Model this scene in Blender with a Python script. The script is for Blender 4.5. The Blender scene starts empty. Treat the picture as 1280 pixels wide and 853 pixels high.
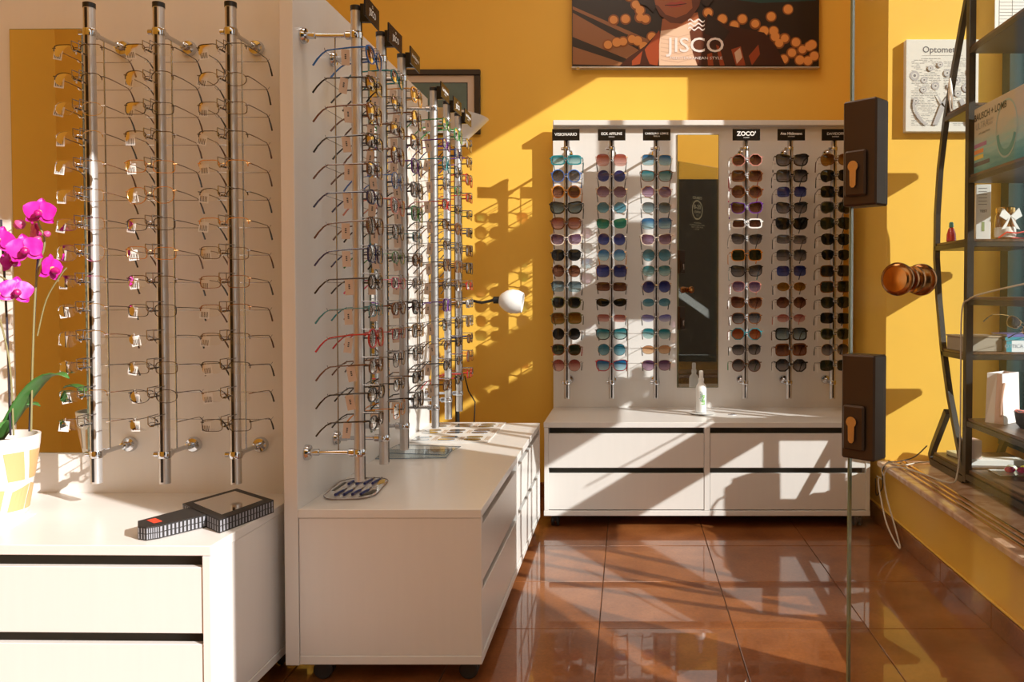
import bpy, math, random
from mathutils import Vector, Matrix
R = math.radians
rnd = random.Random(7)
C = bpy.context.scene.collection
S = bpy.context.scene

# ---------------------------------------------------------------- camera, world, sun, exposure
cam = bpy.data.objects.new('camera', bpy.data.cameras.new('camera'))
C.objects.link(cam)
cam.location = (0, 0, 1.0)
cam.rotation_euler = (R(90 - 1.4), 0, 0)
cam.data.sensor_width = 36
cam.data.lens = 1027 / 1280 * 36
cam.data.shift_x = -(785 - 640) / 1280
cam.data.shift_y = (391.1 - 426.5) / 1280
cam.data.clip_start = 0.02
S.camera = cam

w = bpy.data.worlds.new('world')
S.world = w
w.use_nodes = True
bg = w.node_tree.nodes['Background']
bg.inputs[0].default_value = (1.0, 0.96, 0.90, 1)
bg.inputs[1].default_value = 1.05

SUN_DIR = Vector((-1.55, 1.0, -0.93)).normalized()
sun = bpy.data.objects.new('sun', bpy.data.lights.new('sun', 'SUN'))
C.objects.link(sun)
sun.data.energy = 6.0
sun.data.angle = R(0.5)
sun.data.color = (1.0, 0.97, 0.92)
sun.rotation_euler = SUN_DIR.to_track_quat('-Z', 'Y').to_euler()
sun.location = (6, -4, 6)

def area(name, loc, sx, sy, energy, col, rot=(0, 0, 0)):
    l = bpy.data.lights.new(name, 'AREA')
    l.shape = 'RECTANGLE'
    l.size, l.size_y = sx, sy
    l.energy = energy
    l.color = col
    o = bpy.data.objects.new(name, l)
    o.location = loc
    o.rotation_euler = rot
    C.objects.link(o)
    return o
area('fill_light', (-0.2, 1.9, 3.33), 0.9, 0.6, 9, (1.0, 0.86, 0.72))  # unseen warm fill lights added overhead to lift the shaded parts
area('fill_light', (0.2, 3.1, 3.33), 0.9, 0.6, 6, (1.0, 0.86, 0.72))
area('fill_light', (-1.6, 1.2, 3.33), 0.9, 0.6, 6, (1.0, 0.86, 0.72))

S.view_settings.view_transform = 'Standard'
S.view_settings.look = 'None'
S.view_settings.gamma = 1
S.view_settings.exposure = 0.35
S.view_settings.use_curve_mapping = False

# ---------------------------------------------------------------- materials
def newmat(name):
    m = bpy.data.materials.new(name)
    m.use_nodes = True
    return m, m.node_tree.nodes, m.node_tree.links

MC = {}
def pm(name, col, rough=0.5, metal=0.0, noise=0.0, scale=20.0, stretch=(1, 1, 1), bump=0.0, coat=0.0, spec=0.5, emit=None):
    if name in MC:
        return MC[name]
    m, n, l = newmat(name)
    b = n['Principled BSDF']
    b.inputs['Base Color'].default_value = (*col, 1)
    b.inputs['Roughness'].default_value = rough
    b.inputs['Metallic'].default_value = metal
    b.inputs['Coat Weight'].default_value = coat
    b.inputs['Coat Roughness'].default_value = 0.03
    b.inputs['Specular IOR Level'].default_value = spec
    if noise or bump:
        tc = n.new('ShaderNodeTexCoord')
        mp = n.new('ShaderNodeMapping')
        mp.inputs['Scale'].default_value = stretch
        nz = n.new('ShaderNodeTexNoise')
        nz.inputs['Scale'].default_value = scale
        nz.inputs['Detail'].default_value = 5
        l.new(tc.outputs['Object'], mp.inputs[0])
        l.new(mp.outputs[0], nz.inputs['Vector'])
        if noise:
            mx = n.new('ShaderNodeMix')
            mx.data_type = 'RGBA'
            mx.inputs['A'].default_value = (*[c * (1 - noise) for c in col], 1)
            mx.inputs['B'].default_value = (*[min(1, c * (1 + noise)) for c in col], 1)
            l.new(nz.outputs['Fac'], mx.inputs['Factor'])
            l.new(mx.outputs['Result'], b.inputs['Base Color'])
        if bump:
            bp = n.new('ShaderNodeBump')
            bp.inputs['Strength'].default_value = bump
            bp.inputs['Distance'].default_value = 0.002
            l.new(nz.outputs['Fac'], bp.inputs['Height'])
            l.new(bp.outputs[0], b.inputs['Normal'])
    MC[name] = m
    return m

def lensmat(name, top, bot, gloss=0.35):
    if name in MC:
        return MC[name]
    m, n, l = newmat(name)
    n.remove(n['Principled BSDF'])
    out = n['Material Output']
    tr = n.new('ShaderNodeBsdfTransparent')
    gl = n.new('ShaderNodeBsdfGlossy')
    gl.inputs['Roughness'].default_value = 0.02
    tc = n.new('ShaderNodeTexCoord')
    sp = n.new('ShaderNodeSeparateXYZ')
    mr = n.new('ShaderNodeMapRange')
    mr.inputs['From Min'].default_value = -0.014
    mr.inputs['From Max'].default_value = 0.012
    mx = n.new('ShaderNodeMix')
    mx.data_type = 'RGBA'
    mx.inputs['A'].default_value = (*bot, 1)
    mx.inputs['B'].default_value = (*top, 1)
    l.new(tc.outputs['Object'], sp.inputs[0])
    l.new(sp.outputs['Z'], mr.inputs['Value'])
    l.new(mr.outputs[0], mx.inputs['Factor'])
    l.new(mx.outputs['Result'], tr.inputs['Color'])
    df = n.new('ShaderNodeBsdfDiffuse')
    l.new(mx.outputs['Result'], df.inputs['Color'])
    m0 = n.new('ShaderNodeMixShader')
    m0.inputs[0].default_value = 0.10 if name != 'clear_lens' else 0.03
    l.new(tr.outputs[0], m0.inputs[1])
    l.new(df.outputs[0], m0.inputs[2])
    fr = n.new('ShaderNodeFresnel')
    fr.inputs['IOR'].default_value = 1.5
    ad = n.new('ShaderNodeMath')
    ad.operation = 'MULTIPLY'
    ad.inputs[1].default_value = 1 + gloss * 3
    ms = n.new('ShaderNodeMixShader')
    l.new(fr.outputs[0], ad.inputs[0])
    l.new(ad.outputs[0], ms.inputs[0])
    l.new(m0.outputs[0], ms.inputs[1])
    l.new(gl.outputs[0], ms.inputs[2])
    l.new(ms.outputs[0], out.inputs[0])
    MC[name] = m
    return m

def glassmat(name, tint, refl=1.0, haze=0.0):
    m, n, l = newmat(name)
    n.remove(n['Principled BSDF'])
    tr = n.new('ShaderNodeBsdfTransparent')
    tr.inputs[0].default_value = (*tint, 1)
    gl = n.new('ShaderNodeBsdfGlossy')
    gl.inputs['Roughness'].default_value = 0.01
    fr = n.new('ShaderNodeFresnel')
    fr.inputs['IOR'].default_value = 1.45
    mu = n.new('ShaderNodeMath')
    mu.operation = 'MULTIPLY'
    mu.inputs[1].default_value = refl
    ms = n.new('ShaderNodeMixShader')
    l.new(fr.outputs[0], mu.inputs[0])
    l.new(mu.outputs[0], ms.inputs[0])
    last = tr
    if haze:
        # faint smears and scratches on the pane
        df = n.new('ShaderNodeBsdfDiffuse')
        df.inputs[0].default_value = (0.8, 0.8, 0.75, 1)
        tc = n.new('ShaderNodeTexCoord')
        nz = n.new('ShaderNodeTexNoise')
        nz.inputs['Scale'].default_value = 6
        nz.inputs['Detail'].default_value = 8
        nz.inputs['Distortion'].default_value = 2
        l.new(tc.outputs['Object'], nz.inputs['Vector'])
        rp = n.new('ShaderNodeMapRange')
        rp.inputs['From Min'].default_value = 0.45
        rp.inputs['From Max'].default_value = 0.75
        rp.inputs['To Max'].default_value = haze
        l.new(nz.outputs['Fac'], rp.inputs['Value'])
        mh = n.new('ShaderNodeMixShader')
        l.new(rp.outputs[0], mh.inputs[0])
        l.new(tr.outputs[0], mh.inputs[1])
        l.new(df.outputs[0], mh.inputs[2])
        last = mh
    l.new(last.outputs[0], ms.inputs[1])
    l.new(gl.outputs[0], ms.inputs[2])
    l.new(ms.outputs[0], n['Material Output'].inputs[0])
    return m

def tilemat():
    m, n, l = newmat('terracotta_tile')
    b = n['Principled BSDF']
    tc = n.new('ShaderNodeTexCoord')
    oi = n.new('ShaderNodeObjectInfo')
    va = n.new('ShaderNodeVectorMath')
    va.operation = 'ADD'
    l.new(tc.outputs['Object'], va.inputs[0])
    l.new(oi.outputs['Location'], va.inputs[1])
    n1 = n.new('ShaderNodeTexNoise')
    n1.inputs['Scale'].default_value = 5
    n1.inputs['Detail'].default_value = 6
    n2 = n.new('ShaderNodeTexNoise')
    n2.inputs['Scale'].default_value = 90
    n2.inputs['Detail'].default_value = 6
    n2.inputs['Roughness'].default_value = 0.8
    l.new(va.outputs[0], n1.inputs['Vector'])
    l.new(va.outputs[0], n2.inputs['Vector'])
    r1 = n.new('ShaderNodeValToRGB')
    r1.color_ramp.elements[0].position = 0.35
    r1.color_ramp.elements[0].color = (0.20, 0.060, 0.015, 1)
    r1.color_ramp.elements[1].position = 0.65
    r1.color_ramp.elements[1].color = (0.33, 0.115, 0.034, 1)
    r2 = n.new('ShaderNodeValToRGB')
    r2.color_ramp.elements[0].position = 0.38
    r2.color_ramp.elements[0].color = (0.8, 0.77, 0.74, 1)
    r2.color_ramp.elements[1].position = 0.6
    r2.color_ramp.elements[1].color = (1.1, 1.1, 1.1, 1)
    mu = n.new('ShaderNodeMix')
    mu.data_type = 'RGBA'
    mu.blend_type = 'MULTIPLY'
    mu.inputs['Factor'].default_value = 0.8
    l.new(n1.outputs['Fac'], r1.inputs[0])
    l.new(n2.outputs['Fac'], r2.inputs[0])
    l.new(r1.outputs[0], mu.inputs['A'])
    l.new(r2.outputs[0], mu.inputs['B'])
    l.new(mu.outputs['Result'], b.inputs['Base Color'])
    b.inputs['Roughness'].default_value = 0.3
    b.inputs['Specular IOR Level'].default_value = 0.15
    b.inputs['Coat Weight'].default_value = 0.9
    b.inputs['Coat Roughness'].default_value = 0.012
    b.inputs['Coat IOR'].default_value = 1.5
    return m

def marblemat():
    m, n, l = newmat('pink_marble')
    b = n['Principled BSDF']
    tc = n.new('ShaderNodeTexCoord')
    n1 = n.new('ShaderNodeTexNoise')
    n1.inputs['Scale'].default_value = 7
    n1.inputs['Detail'].default_value = 9
    n1.inputs['Distortion'].default_value = 1.6
    l.new(tc.outputs['Object'], n1.inputs['Vector'])
    r1 = n.new('ShaderNodeValToRGB')
    e = r1.color_ramp.elements
    e[0].position = 0.3
    e[0].color = (0.42, 0.21, 0.12, 1)
    e[1].position = 0.7
    e[1].color = (0.80, 0.62, 0.50, 1)
    e2 = e.new(0.5)
    e2.color = (0.66, 0.42, 0.30, 1)
    l.new(n1.outputs['Fac'], r1.inputs[0])
    l.new(r1.outputs[0], b.inputs['Base Color'])
    b.inputs['Roughness'].default_value = 0.15
    return m

def woodmat(name, a, c, rough=0.35):
    m, n, l = newmat(name)
    b = n['Principled BSDF']
    tc = n.new('ShaderNodeTexCoord')
    mp = n.new('ShaderNodeMapping')
    mp.inputs['Scale'].default_value = (30, 2, 30)
    n1 = n.new('ShaderNodeTexNoise')
    n1.inputs['Scale'].default_value = 2.5
    n1.inputs['Detail'].default_value = 7
    l.new(tc.outputs['Object'], mp.inputs[0])
    l.new(mp.outputs[0], n1.inputs['Vector'])
    r1 = n.new('ShaderNodeValToRGB')
    r1.color_ramp.elements[0].position = 0.35
    r1.color_ramp.elements[0].color = (*a, 1)
    r1.color_ramp.elements[1].position = 0.65
    r1.color_ramp.elements[1].color = (*c, 1)
    l.new(n1.outputs['Fac'], r1.inputs[0])
    l.new(r1.outputs[0], b.inputs['Base Color'])
    b.inputs['Roughness'].default_value = rough
    return m

M_wall = pm('yellow_paint', (0.86, 0.51, 0.08), 0.45, noise=0.03, scale=6, bump=0.10, spec=0.3)
M_white = pm('white_laminate', (0.76, 0.73, 0.70), 0.28, noise=0.025, scale=4, stretch=(14, 14, 1.2))
M_ceil = pm('ceiling_paint', (0.88, 0.80, 0.66), 0.8)
M_dark_in = pm('gap_shade', (0.11, 0.10, 0.08), 0.7)  # shade of the drawer gaps put into the colour
M_tile = tilemat()
M_grout = pm('grout', (0.10, 0.05, 0.025), 0.7)
M_chrome = pm('chrome', (0.62, 0.64, 0.68), 0.10, 1.0)
M_steel = pm('brushed_steel', (0.62, 0.60, 0.59), 0.36, 0.7)
M_wire = pm('steel_wire', (0.36, 0.37, 0.39), 0.25, 1.0)
M_black = pm('black_plastic', (0.012, 0.011, 0.011), 0.35)
M_signblk = pm('gloss_black', (0.008, 0.007, 0.007), 0.25, spec=0.3)
M_text = pm('white_print', (0.85, 0.83, 0.80), 0.5)
M_rubber = pm('castor_rubber', (0.02, 0.018, 0.017), 0.55)
M_bronze = pm('bronze_paint', (0.055, 0.030, 0.016), 0.42, 0.6)
M_copper = pm('aged_copper', (0.36, 0.15, 0.045), 0.22, 1.0, noise=0.35, scale=45)
M_mirror = pm('mirror_silver', (0.74, 0.74, 0.72), 0.005, 1.0)
M_marble = marblemat()
M_brass = pm('brass_rail', (0.75, 0.48, 0.18), 0.2, 1.0)
M_tag = pm('card_tag', (0.60, 0.44, 0.33), 0.8)
M_tagw = pm('paper_tag', (0.82, 0.80, 0.78), 0.6)
M_ink = pm('black_ink', (0.02, 0.02, 0.02), 0.5)
M_smetal = pm('grey_steel_frame', (0.055, 0.048, 0.040), 0.38, 0.6)
M_walnut = woodmat('walnut_board', (0.06, 0.03, 0.018), (0.16, 0.08, 0.04))
M_glass = glassmat('pane_glass', (0.97, 0.985, 0.97), 0.45, 0.03)
M_sheet = glassmat('thin_sheet', (0.93, 0.96, 0.97), 0.3)
M_wglass = glassmat('window_glass', (0.95, 0.97, 0.97), 1.0)
M_edge = pm('glass_edge', (0.17, 0.20, 0.12), 0.12, 0.0, coat=1)
M_frame_g = pm('dark_green_frame', (0.01, 0.035, 0.03), 0.35)
M_cream = pm('cream_vinyl', (0.90, 0.82, 0.60), 0.6)
M_paper = pm('white_paper', (0.85, 0.84, 0.82), 0.6)

# ---------------------------------------------------------------- mesh builder
class MB:
    def __init__(s):
        s.v, s.f, s.m = [], [], []
    def face(s, pts, m=0):
        b = len(s.v)
        s.v += [tuple(p) for p in pts]
        s.f.append(tuple(range(b, b + len(pts))))
        s.m.append(m)
        return s
    def box(s, x0, x1, y0, y1, z0, z1, m=0):
        b = len(s.v)
        s.v += [(x0, y0, z0), (x1, y0, z0), (x1, y1, z0), (x0, y1, z0), (x0, y0, z1), (x1, y0, z1), (x1, y1, z1), (x0, y1, z1)]
        for q in ((0, 3, 2, 1), (4, 5, 6, 7), (0, 1, 5, 4), (1, 2, 6, 5), (2, 3, 7, 6), (3, 0, 4, 7)):
            s.f.append(tuple(b + i for i in q))
            s.m.append(m)
        return s
    def bev(s, x0, x1, y0, y1, z0, z1, c=0.002, m=0):
        # box with chamfered edges
        b = len(s.v)
        xs, ys, zs = (x0, x1), (y0, y1), (z0, z1)
        idx = {}
        for i in (0, 1):
            for j in (0, 1):
                for k in (0, 1):
                    sx, sy, sz = (1 - 2 * i), (1 - 2 * j), (1 - 2 * k)
                    p = (xs[i], ys[j], zs[k])
                    idx[i, j, k, 0] = len(s.v); s.v.append((p[0], p[1] + sy * c, p[2] + sz * c))
                    idx[i, j, k, 1] = len(s.v); s.v.append((p[0] + sx * c, p[1], p[2] + sz * c))
                    idx[i, j, k, 2] = len(s.v); s.v.append((p[0] + sx * c, p[1] + sy * c, p[2]))
        def add(*q):
            s.f.append(tuple(q)); s.m.append(m)
        g = idx
        add(g[0,0,0,0], g[0,0,1,0], g[0,1,1,0], g[0,1,0,0]); add(g[1,0,0,0], g[1,1,0,0], g[1,1,1,0], g[1,0,1,0])
        add(g[0,0,0,1], g[1,0,0,1], g[1,0,1,1], g[0,0,1,1]); add(g[0,1,0,1], g[0,1,1,1], g[1,1,1,1], g[1,1,0,1])
        add(g[0,0,0,2], g[0,1,0,2], g[1,1,0,2], g[1,0,0,2]); add(g[0,0,1,2], g[1,0,1,2], g[1,1,1,2], g[0,1,1,2])
        for i in (0, 1):
            for j in (0, 1):
                add(g[i,j,0,0], g[i,j,1,0], g[i,j,1,1], g[i,j,0,1])
                add(g[i,0,j,0], g[i,1,j,0], g[i,1,j,2], g[i,0,j,2])
                add(g[0,i,j,1], g[1,i,j,1], g[1,i,j,2], g[0,i,j,2])
        for k in g:
            if k[3] == 0:
                i, j, kk, _ = k
                add(g[i,j,kk,0], g[i,j,kk,1], g[i,j,kk,2])
        return s
    def tube(s, pts, r, seg=6, closed=False, m=0, cap=True, up=None):
        pts = [Vector(p) for p in pts]
        n = len(pts)
        rs = r if isinstance(r, (list, tuple)) else [r] * n
        b = len(s.v)
        prev = None
        for i, p in enumerate(pts):
            if closed:
                t = pts[(i + 1) % n] - pts[i - 1]
            else:
                t = pts[min(i + 1, n - 1)] - pts[max(i - 1, 0)]
            t = t.normalized() if t.length > 1e-9 else Vector((0, 0, 1))
            if prev is None:
                a = Vector(up) if up else (Vector((0, 0, 1)) if abs(t.z) < 0.9 else Vector((1, 0, 0)))
                u = t.cross(a).normalized()
            else:
                u = (prev - t * prev.dot(t))
                u = u.normalized() if u.length > 1e-6 else t.orthogonal().normalized()
            prev = u
            q = t.cross(u)
            for k in range(seg):
                an = 2 * math.pi * k / seg
                s.v.append(tuple(p + (u * math.cos(an) + q * math.sin(an)) * rs[i]))
        rng = n if closed else n - 1
        for i in range(rng):
            j = (i + 1) % n
            for k in range(seg):
                k2 = (k + 1) % seg
                s.f.append((b + i * seg + k, b + i * seg + k2, b + j * seg + k2, b + j * seg + k))
                s.m.append(m)
        if cap and not closed:
            s.f.append(tuple(b + k for k in range(seg))[::-1]); s.m.append(m)
            s.f.append(tuple(b + (n - 1) * seg + k for k in range(seg))); s.m.append(m)
        return s
    def lathe(s, prof, seg=20, mat=None, m=0, capa=True, capb=True):
        mat = mat or Matrix.Identity(4)
        b = len(s.v)
        for (r, z) in prof:
            for k in range(seg):
                an = 2 * math.pi * k / seg
                s.v.append(tuple(mat @ Vector((r * math.cos(an), r * math.sin(an), z))))
        for i in range(len(prof) - 1):
            for k in range(seg):
                k2 = (k + 1) % seg
                s.f.append((b + i * seg + k, b + i * seg + k2, b + (i + 1) * seg + k2, b + (i + 1) * seg + k))
                s.m.append(m)
        if capa:
            s.f.append(tuple(b + k for k in range(seg))[::-1]); s.m.append(m)
        if capb:
            e = b + (len(prof) - 1) * seg
            s.f.append(tuple(e + k for k in range(seg))); s.m.append(m)
        return s
    def prism(s, pts, a, c, plane='xy', m=0):
        # polygon extruded from a to c along the axis missing from plane
        def P(p, h):
            return {'xy': (p[0], p[1], h), 'xz': (p[0], h, p[1]), 'yz': (h, p[0], p[1])}[plane]
        n = len(pts)
        b = len(s.v)
        s.v += [P(p, a) for p in pts] + [P(p, c) for p in pts]
        s.f.append(tuple(range(b, b + n))[::-1]); s.m.append(m)
        s.f.append(tuple(range(b + n, b + 2 * n))); s.m.append(m)
        for i in range(n):
            j = (i + 1) % n
            s.f.append((b + i, b + j, b + n + j, b + n + i)); s.m.append(m)
        return s
    def mesh(s, me, mat, m=0):
        b = len(s.v)
        for v in me.vertices:
            s.v.append(tuple(mat @ v.co))
        for p in me.polygons:
            s.f.append(tuple(b + i for i in p.vertices)); s.m.append(m)
        return s
    def data(s, name, mats, smooth=False):
        me = bpy.data.meshes.new(name)
        me.from_pydata(s.v, [], s.f)
        if not isinstance(mats, (list, tuple)):
            mats = [mats]
        for q in mats:
            me.materials.append(q)
        me.polygons.foreach_set('material_index', s.m)
        me.validate()
        me.update()
        if smooth:
            me.shade_smooth()
            try:
                me.set_sharp_from_angle(angle=R(40))
            except Exception:
                pass
        return me
    def build(s, name, mats, parent=None, smooth=False, loc=(0, 0, 0), rot=(0, 0, 0)):
        return link(name, s.data(name, mats, smooth), parent, loc, rot)

def link(name, data, parent=None, loc=(0, 0, 0), rot=(0, 0, 0)):
    o = bpy.data.objects.new(name, data)
    C.objects.link(o)
    o.parent = parent
    o.location = loc
    o.rotation_euler = rot
    return o

def tag(o, label, cat, group=None):
    o['label'] = label
    o['category'] = cat
    if group:
        o['group'] = group
    return o

def thing(name, label, cat, loc=(0, 0, 0), rotz=0, group=None):
    o = link(name, None, None, loc, (0, 0, rotz))
    o.empty_display_size = 0.05
    return tag(o, label, cat, group)

def struct(o):
    o['kind'] = 'structure'
    return o

TX = {}
def textmesh(txt, size=1.0, bold=0.0):
    k = (txt, size, bold)
    if k in TX:
        return TX[k]
    cu = bpy.data.curves.new('t', 'FONT')
    cu.body = txt
    cu.size = size
    cu.align_x = 'CENTER'
    cu.align_y = 'CENTER'
    cu.offset = bold
    cu.resolution_u = 3
    o = bpy.data.objects.new('t', cu)
    C.objects.link(o)
    dg = bpy.context.evaluated_depsgraph_get()
    me = bpy.data.meshes.new_from_object(o.evaluated_get(dg))
    bpy.data.objects.remove(o)
    bpy.data.curves.remove(cu)
    TX[k] = me
    return me
FRONT = Matrix.Rotation(R(90), 4, 'X')      # text in xy-plane turned to face -y

# ---------------------------------------------------------------- room shell
XR, XW = 1.094, 1.60          # right wall face, window plane
YB, YV, YF = 4.00, 3.48, 0.70  # back wall, niche reveal, shop front
XL = -2.7
HC = 3.4
fl = struct(MB().box(XL, XR + 0.02, YF - 0.25, YB, -0.05, -0.004).build('floor', M_grout))
tile_me = MB().bev(-0.1988, 0.1988, -0.1988, 0.1988, -0.006, 0.0, 0.0012).data('tile', M_tile)
for i in range(-7, 4):
    for j in range(-1, 9):
        # joints pass through x = -0.086 + 0.4 k and y = 2.42 + 0.4 k
        x = -0.086 + 0.4 * i - 0.2
        y = 0.82 + 0.4 * j + 0.2
        if x - 0.2 < XL + 0.1 or y > YB + 0.2 or y < YF - 0.3:
            continue
        if x + 0.2 > XR:
            w_ = XR - (x - 0.1988)
            if w_ < 0.03:
                continue
            MB().bev(-0.1988, -0.1988 + w_, -0.1988, 0.1988, -0.006, 0, 0.0012).build('tile', M_tile, fl, loc=(x, y, 0))
        else:
            link('tile', tile_me, fl, (x, y, 0))

struct(MB().box(XL, XR + 0.6, YB, YB + 0.12, 0, HC).build('wall_back', M_wall))
struct(MB().box(XL - 0.12, XL, YF, YB, 0, HC).build('wall_left', M_wall))
# right wall: short piece behind the rack, apron under the sill, lintel above the niche
wr = MB().box(XR, XW + 0.12, YV, YB, 0, HC)
wr.box(XR, XR + 0.10, YF, YV, 0, 0.262)
wr.box(XR, XR + 0.12, YF, YV, 2.855, HC)
struct(wr.build('wall_right', M_wall))
# outer wall with the big side window
wo = MB().box(XW, XW + 0.10, YF, 1.02, 0, HC)
wo.box(XW, XW + 0.10, 1.02, YV, 0, 0.36).box(XW, XW + 0.10, 1.02, YV, 3.28, HC)
struct(wo.build('wall_outer', M_wall))
wf = MB().box(1.09, XW + 0.1, YF - 0.12, YF, 0, HC)
wf.box(XL - 0.12, -0.80, YF - 0.12, YF, 0, HC).box(-0.80, 1.09, YF - 0.12, YF, 2.75, HC)
struct(wf.build('wall_front', M_wall))
struct(MB().box(XL - 0.12, XW + 0.12, YF - 0.12, YB + 0.12, HC, HC + 0.1).build('ceiling', M_ceil))
# side window
win = MB()
for y in (3.425, 1.05):
    win.box(XW - 0.03, XW + 0.06, y - 0.025, y + 0.045, 0.36, 3.28)
win.box(XW - 0.02, XW + 0.05, 1.05, 3.46, 0.36, 0.42).box(XW - 0.02, XW + 0.05, 1.05, 3.46, 3.20, 3.28)
wi = struct(win.build('window_1', M_frame_g))
for pts in ([(1.07, 0.43), (1.50, 0.43), (1.50, 1.045), (1.07, 0.742)], [(1.07, 0.822), (1.50, 1.125), (1.50, 3.19), (1.07, 3.19)]):
    MB().prism(pts, XW - 0.055, XW - 0.045, 'yz').build('sun_blocker', pm('blocker_dark', (0.035, 0.022, 0.014), 0.7), wi)  # unseen boards added to block sun; their slanted gap makes the floor streak
MB().box(XW + 0.012, XW + 0.018, 1.07, 3.40, 0.42, 3.2).build('pane', M_wglass, wi)
# sill of the window niche
sl = struct(MB().bev(XR - 0.035, XW, YF, YV, 0.262, 0.285, 0.004).build('trim_1', M_marble))
for k, x in enumerate((XR + 0.005, XR + 0.032, XR + 0.06)):
    MB().bev(x, x + 0.010, YF, YV - 0.02, 0.285, 0.293, 0.002).build('rail', M_brass, sl)
# baseboard of dark tiles
bb = struct(MB().box(XR - 0.008, XR, YF, YB, 0.0, 0.070).build('baseboard_right', M_grout))
for k in range(8):
    MB().bev(XR - 0.014, XR - 0.006, 0.82 + 0.4 * k + 0.001, 0.82 + 0.4 * k + 0.398, 0.0, 0.072, 0.0015).build('tile', M_tile, bb)
MB().bev(XR - 0.010, XR - 0.001, YF + 0.05, YB - 0.01, 0.073, 0.080, 0.002).build('trim_strip', M_wall, bb)
for nm, bx in (('baseboard_back', (XL + 0.015, XR - 0.02, YB - 0.012, YB - 0.0005)), ('baseboard_left', (XL, XL + 0.012, YF, YB - 0.013))):
    o = struct(MB().bev(*bx, 0.0, 0.072, 0.0015).build(nm, M_tile))
# outside: pavement and the dark porch facing the shop front
struct(MB().box(-9, 12, -9, YF - 0.25, -0.12, -0.05).build('ground', pm('pavement', (0.22, 0.20, 0.18), 0.8, noise=0.2)))
struct(MB().box(XW + 0.13, 12, YF - 0.24, 9, -0.12, -0.05).build('ground_side', pm('pavement', (0.22, 0.20, 0.18), 0.8)))
pb = MB().box(-2.6, 2.0, -1.75, -1.6, -0.05, 2.30, 0).box(-2.6, 2.0, -1.76, -1.62, 2.30, 3.4, 1)
struct(pb.build('wall_porch', [pm('dark_brown_boards', (0.014, 0.010, 0.006), 0.7, noise=0.3, scale=3, stretch=(8, 8, 1)), M_wall]))

# ---------------------------------------------------------------- display units
W, D, T = 1.385, 0.465, 0.035
ROD_V = D - 0.14
Z0, PITCH = 0.668, 0.0718       # lowest row of glasses, row spacing

slotm = MB().box(-0.0032, 0.0032, -0.0142, -0.0125, 0.515, 1.72).data('slot', M_black)
rodpipe = MB().lathe([(0.0135, 0.51), (0.0135, 1.728)], 20).data('display_rod', M_steel, True)
rodcap = MB().lathe([(0.0148, 1.722), (0.0148, 1.734), (0.010, 1.736)], 18).data('cap', M_black, True)
rodcol = MB().lathe([(0.0155, -0.009), (0.0165, -0.006), (0.0165, 0.006), (0.0155, 0.009)], 18)
rodcol = rodcol.data('collar', M_chrome, True)
AY = Matrix.Rotation(R(-90), 4, 'X')    # lathe axis z -> +y
def arm_mesh():
    b = MB()
    b.lathe([(0.0105, 0.0), (0.0105, 0.022), (0.0062, 0.026), (0.0058, 0.10), (0.009, 0.102), (0.009, 0.122), (0.018, 0.124), (0.021, 0.130), (0.021, 0.139)], 16, Matrix.Translation((0, 0.004, 0)) @ AY)
    return b.data('arm', M_chrome, True)
armm = arm_mesh()
knob = MB().lathe([(0.004, 0), (0.007, 0.002), (0.007, 0.012), (0.004, 0.014)], 10, Matrix.Translation((-0.013, -0.002, 0)) @ Matrix.Rotation(R(-90), 4, 'Y')).data('clamp_knob', M_chrome, True)
wirem = MB().tube([(0, 0.055, 0.585), (0, 0.055, 1.66)], 0.0018, 6).data('back_wire', M_wire, True)
def nose_mesh():
    b = MB()
    b.tube([(-0.009, -0.012, 0.022), (-0.009, -0.055, 0.022), (-0.009, -0.055, 0.003), (-0.004, -0.055, -0.003), (0.004, -0.055, -0.003), (0.009, -0.055, 0.003), (0.009, -0.055, 0.022), (0.009, -0.012, 0.022)], 0.0013, 5, m=0)
    b.tube([(0, -0.012, -0.001), (0, -0.056, -0.001)], 0.0022, 6, m=1)
    return b.data('nose_rest', [M_wire, M_black], True)
nosem = nose_mesh()
restm = MB().tube([(-0.072, 0.056, 0.006), (-0.067, 0.056, -0.001), (0.067, 0.056, -0.001), (0.072, 0.056, 0.006)], 0.0009, 5).data('temple_rest', M_wire, True)

def castor(parent, x, y):
    o = MB().lathe([(0.017, 0.040), (0.017, 0.050)], 12, Matrix.Translation((x, y, 0))).box(x - 0.012, x + 0.012, y - 0.006, y + 0.024, 0.022, 0.042).build('castor', M_black, parent, True)
    for s in (-0.017, 0.006):
        MB().lathe([(0.021, 0), (0.0245, 0.003), (0.0245, 0.009), (0.021, 0.012)], 18, Matrix.Translation((x + s, y + 0.012, 0.0248)) @ Matrix.Rotation(R(90), 4, 'Y')).build('wheel', M_rubber, o, True)

def sign_mesh(lines):
    b = MB().bev(-0.0625, 0.0625, -0.002, 0.002, -0.026, 0.026, 0.0008, 0)
    b.box(-0.006, 0.006, 0.002, 0.028, -0.024, 0.022, 0)
    for (txt, size, dz, bold) in lines:
        b.mesh(textmesh(txt, size, bold), Matrix.Translation((0, -0.0026, dz)) @ FRONT, 1)
    return b.data('sign', [M_signblk, M_text])

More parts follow.
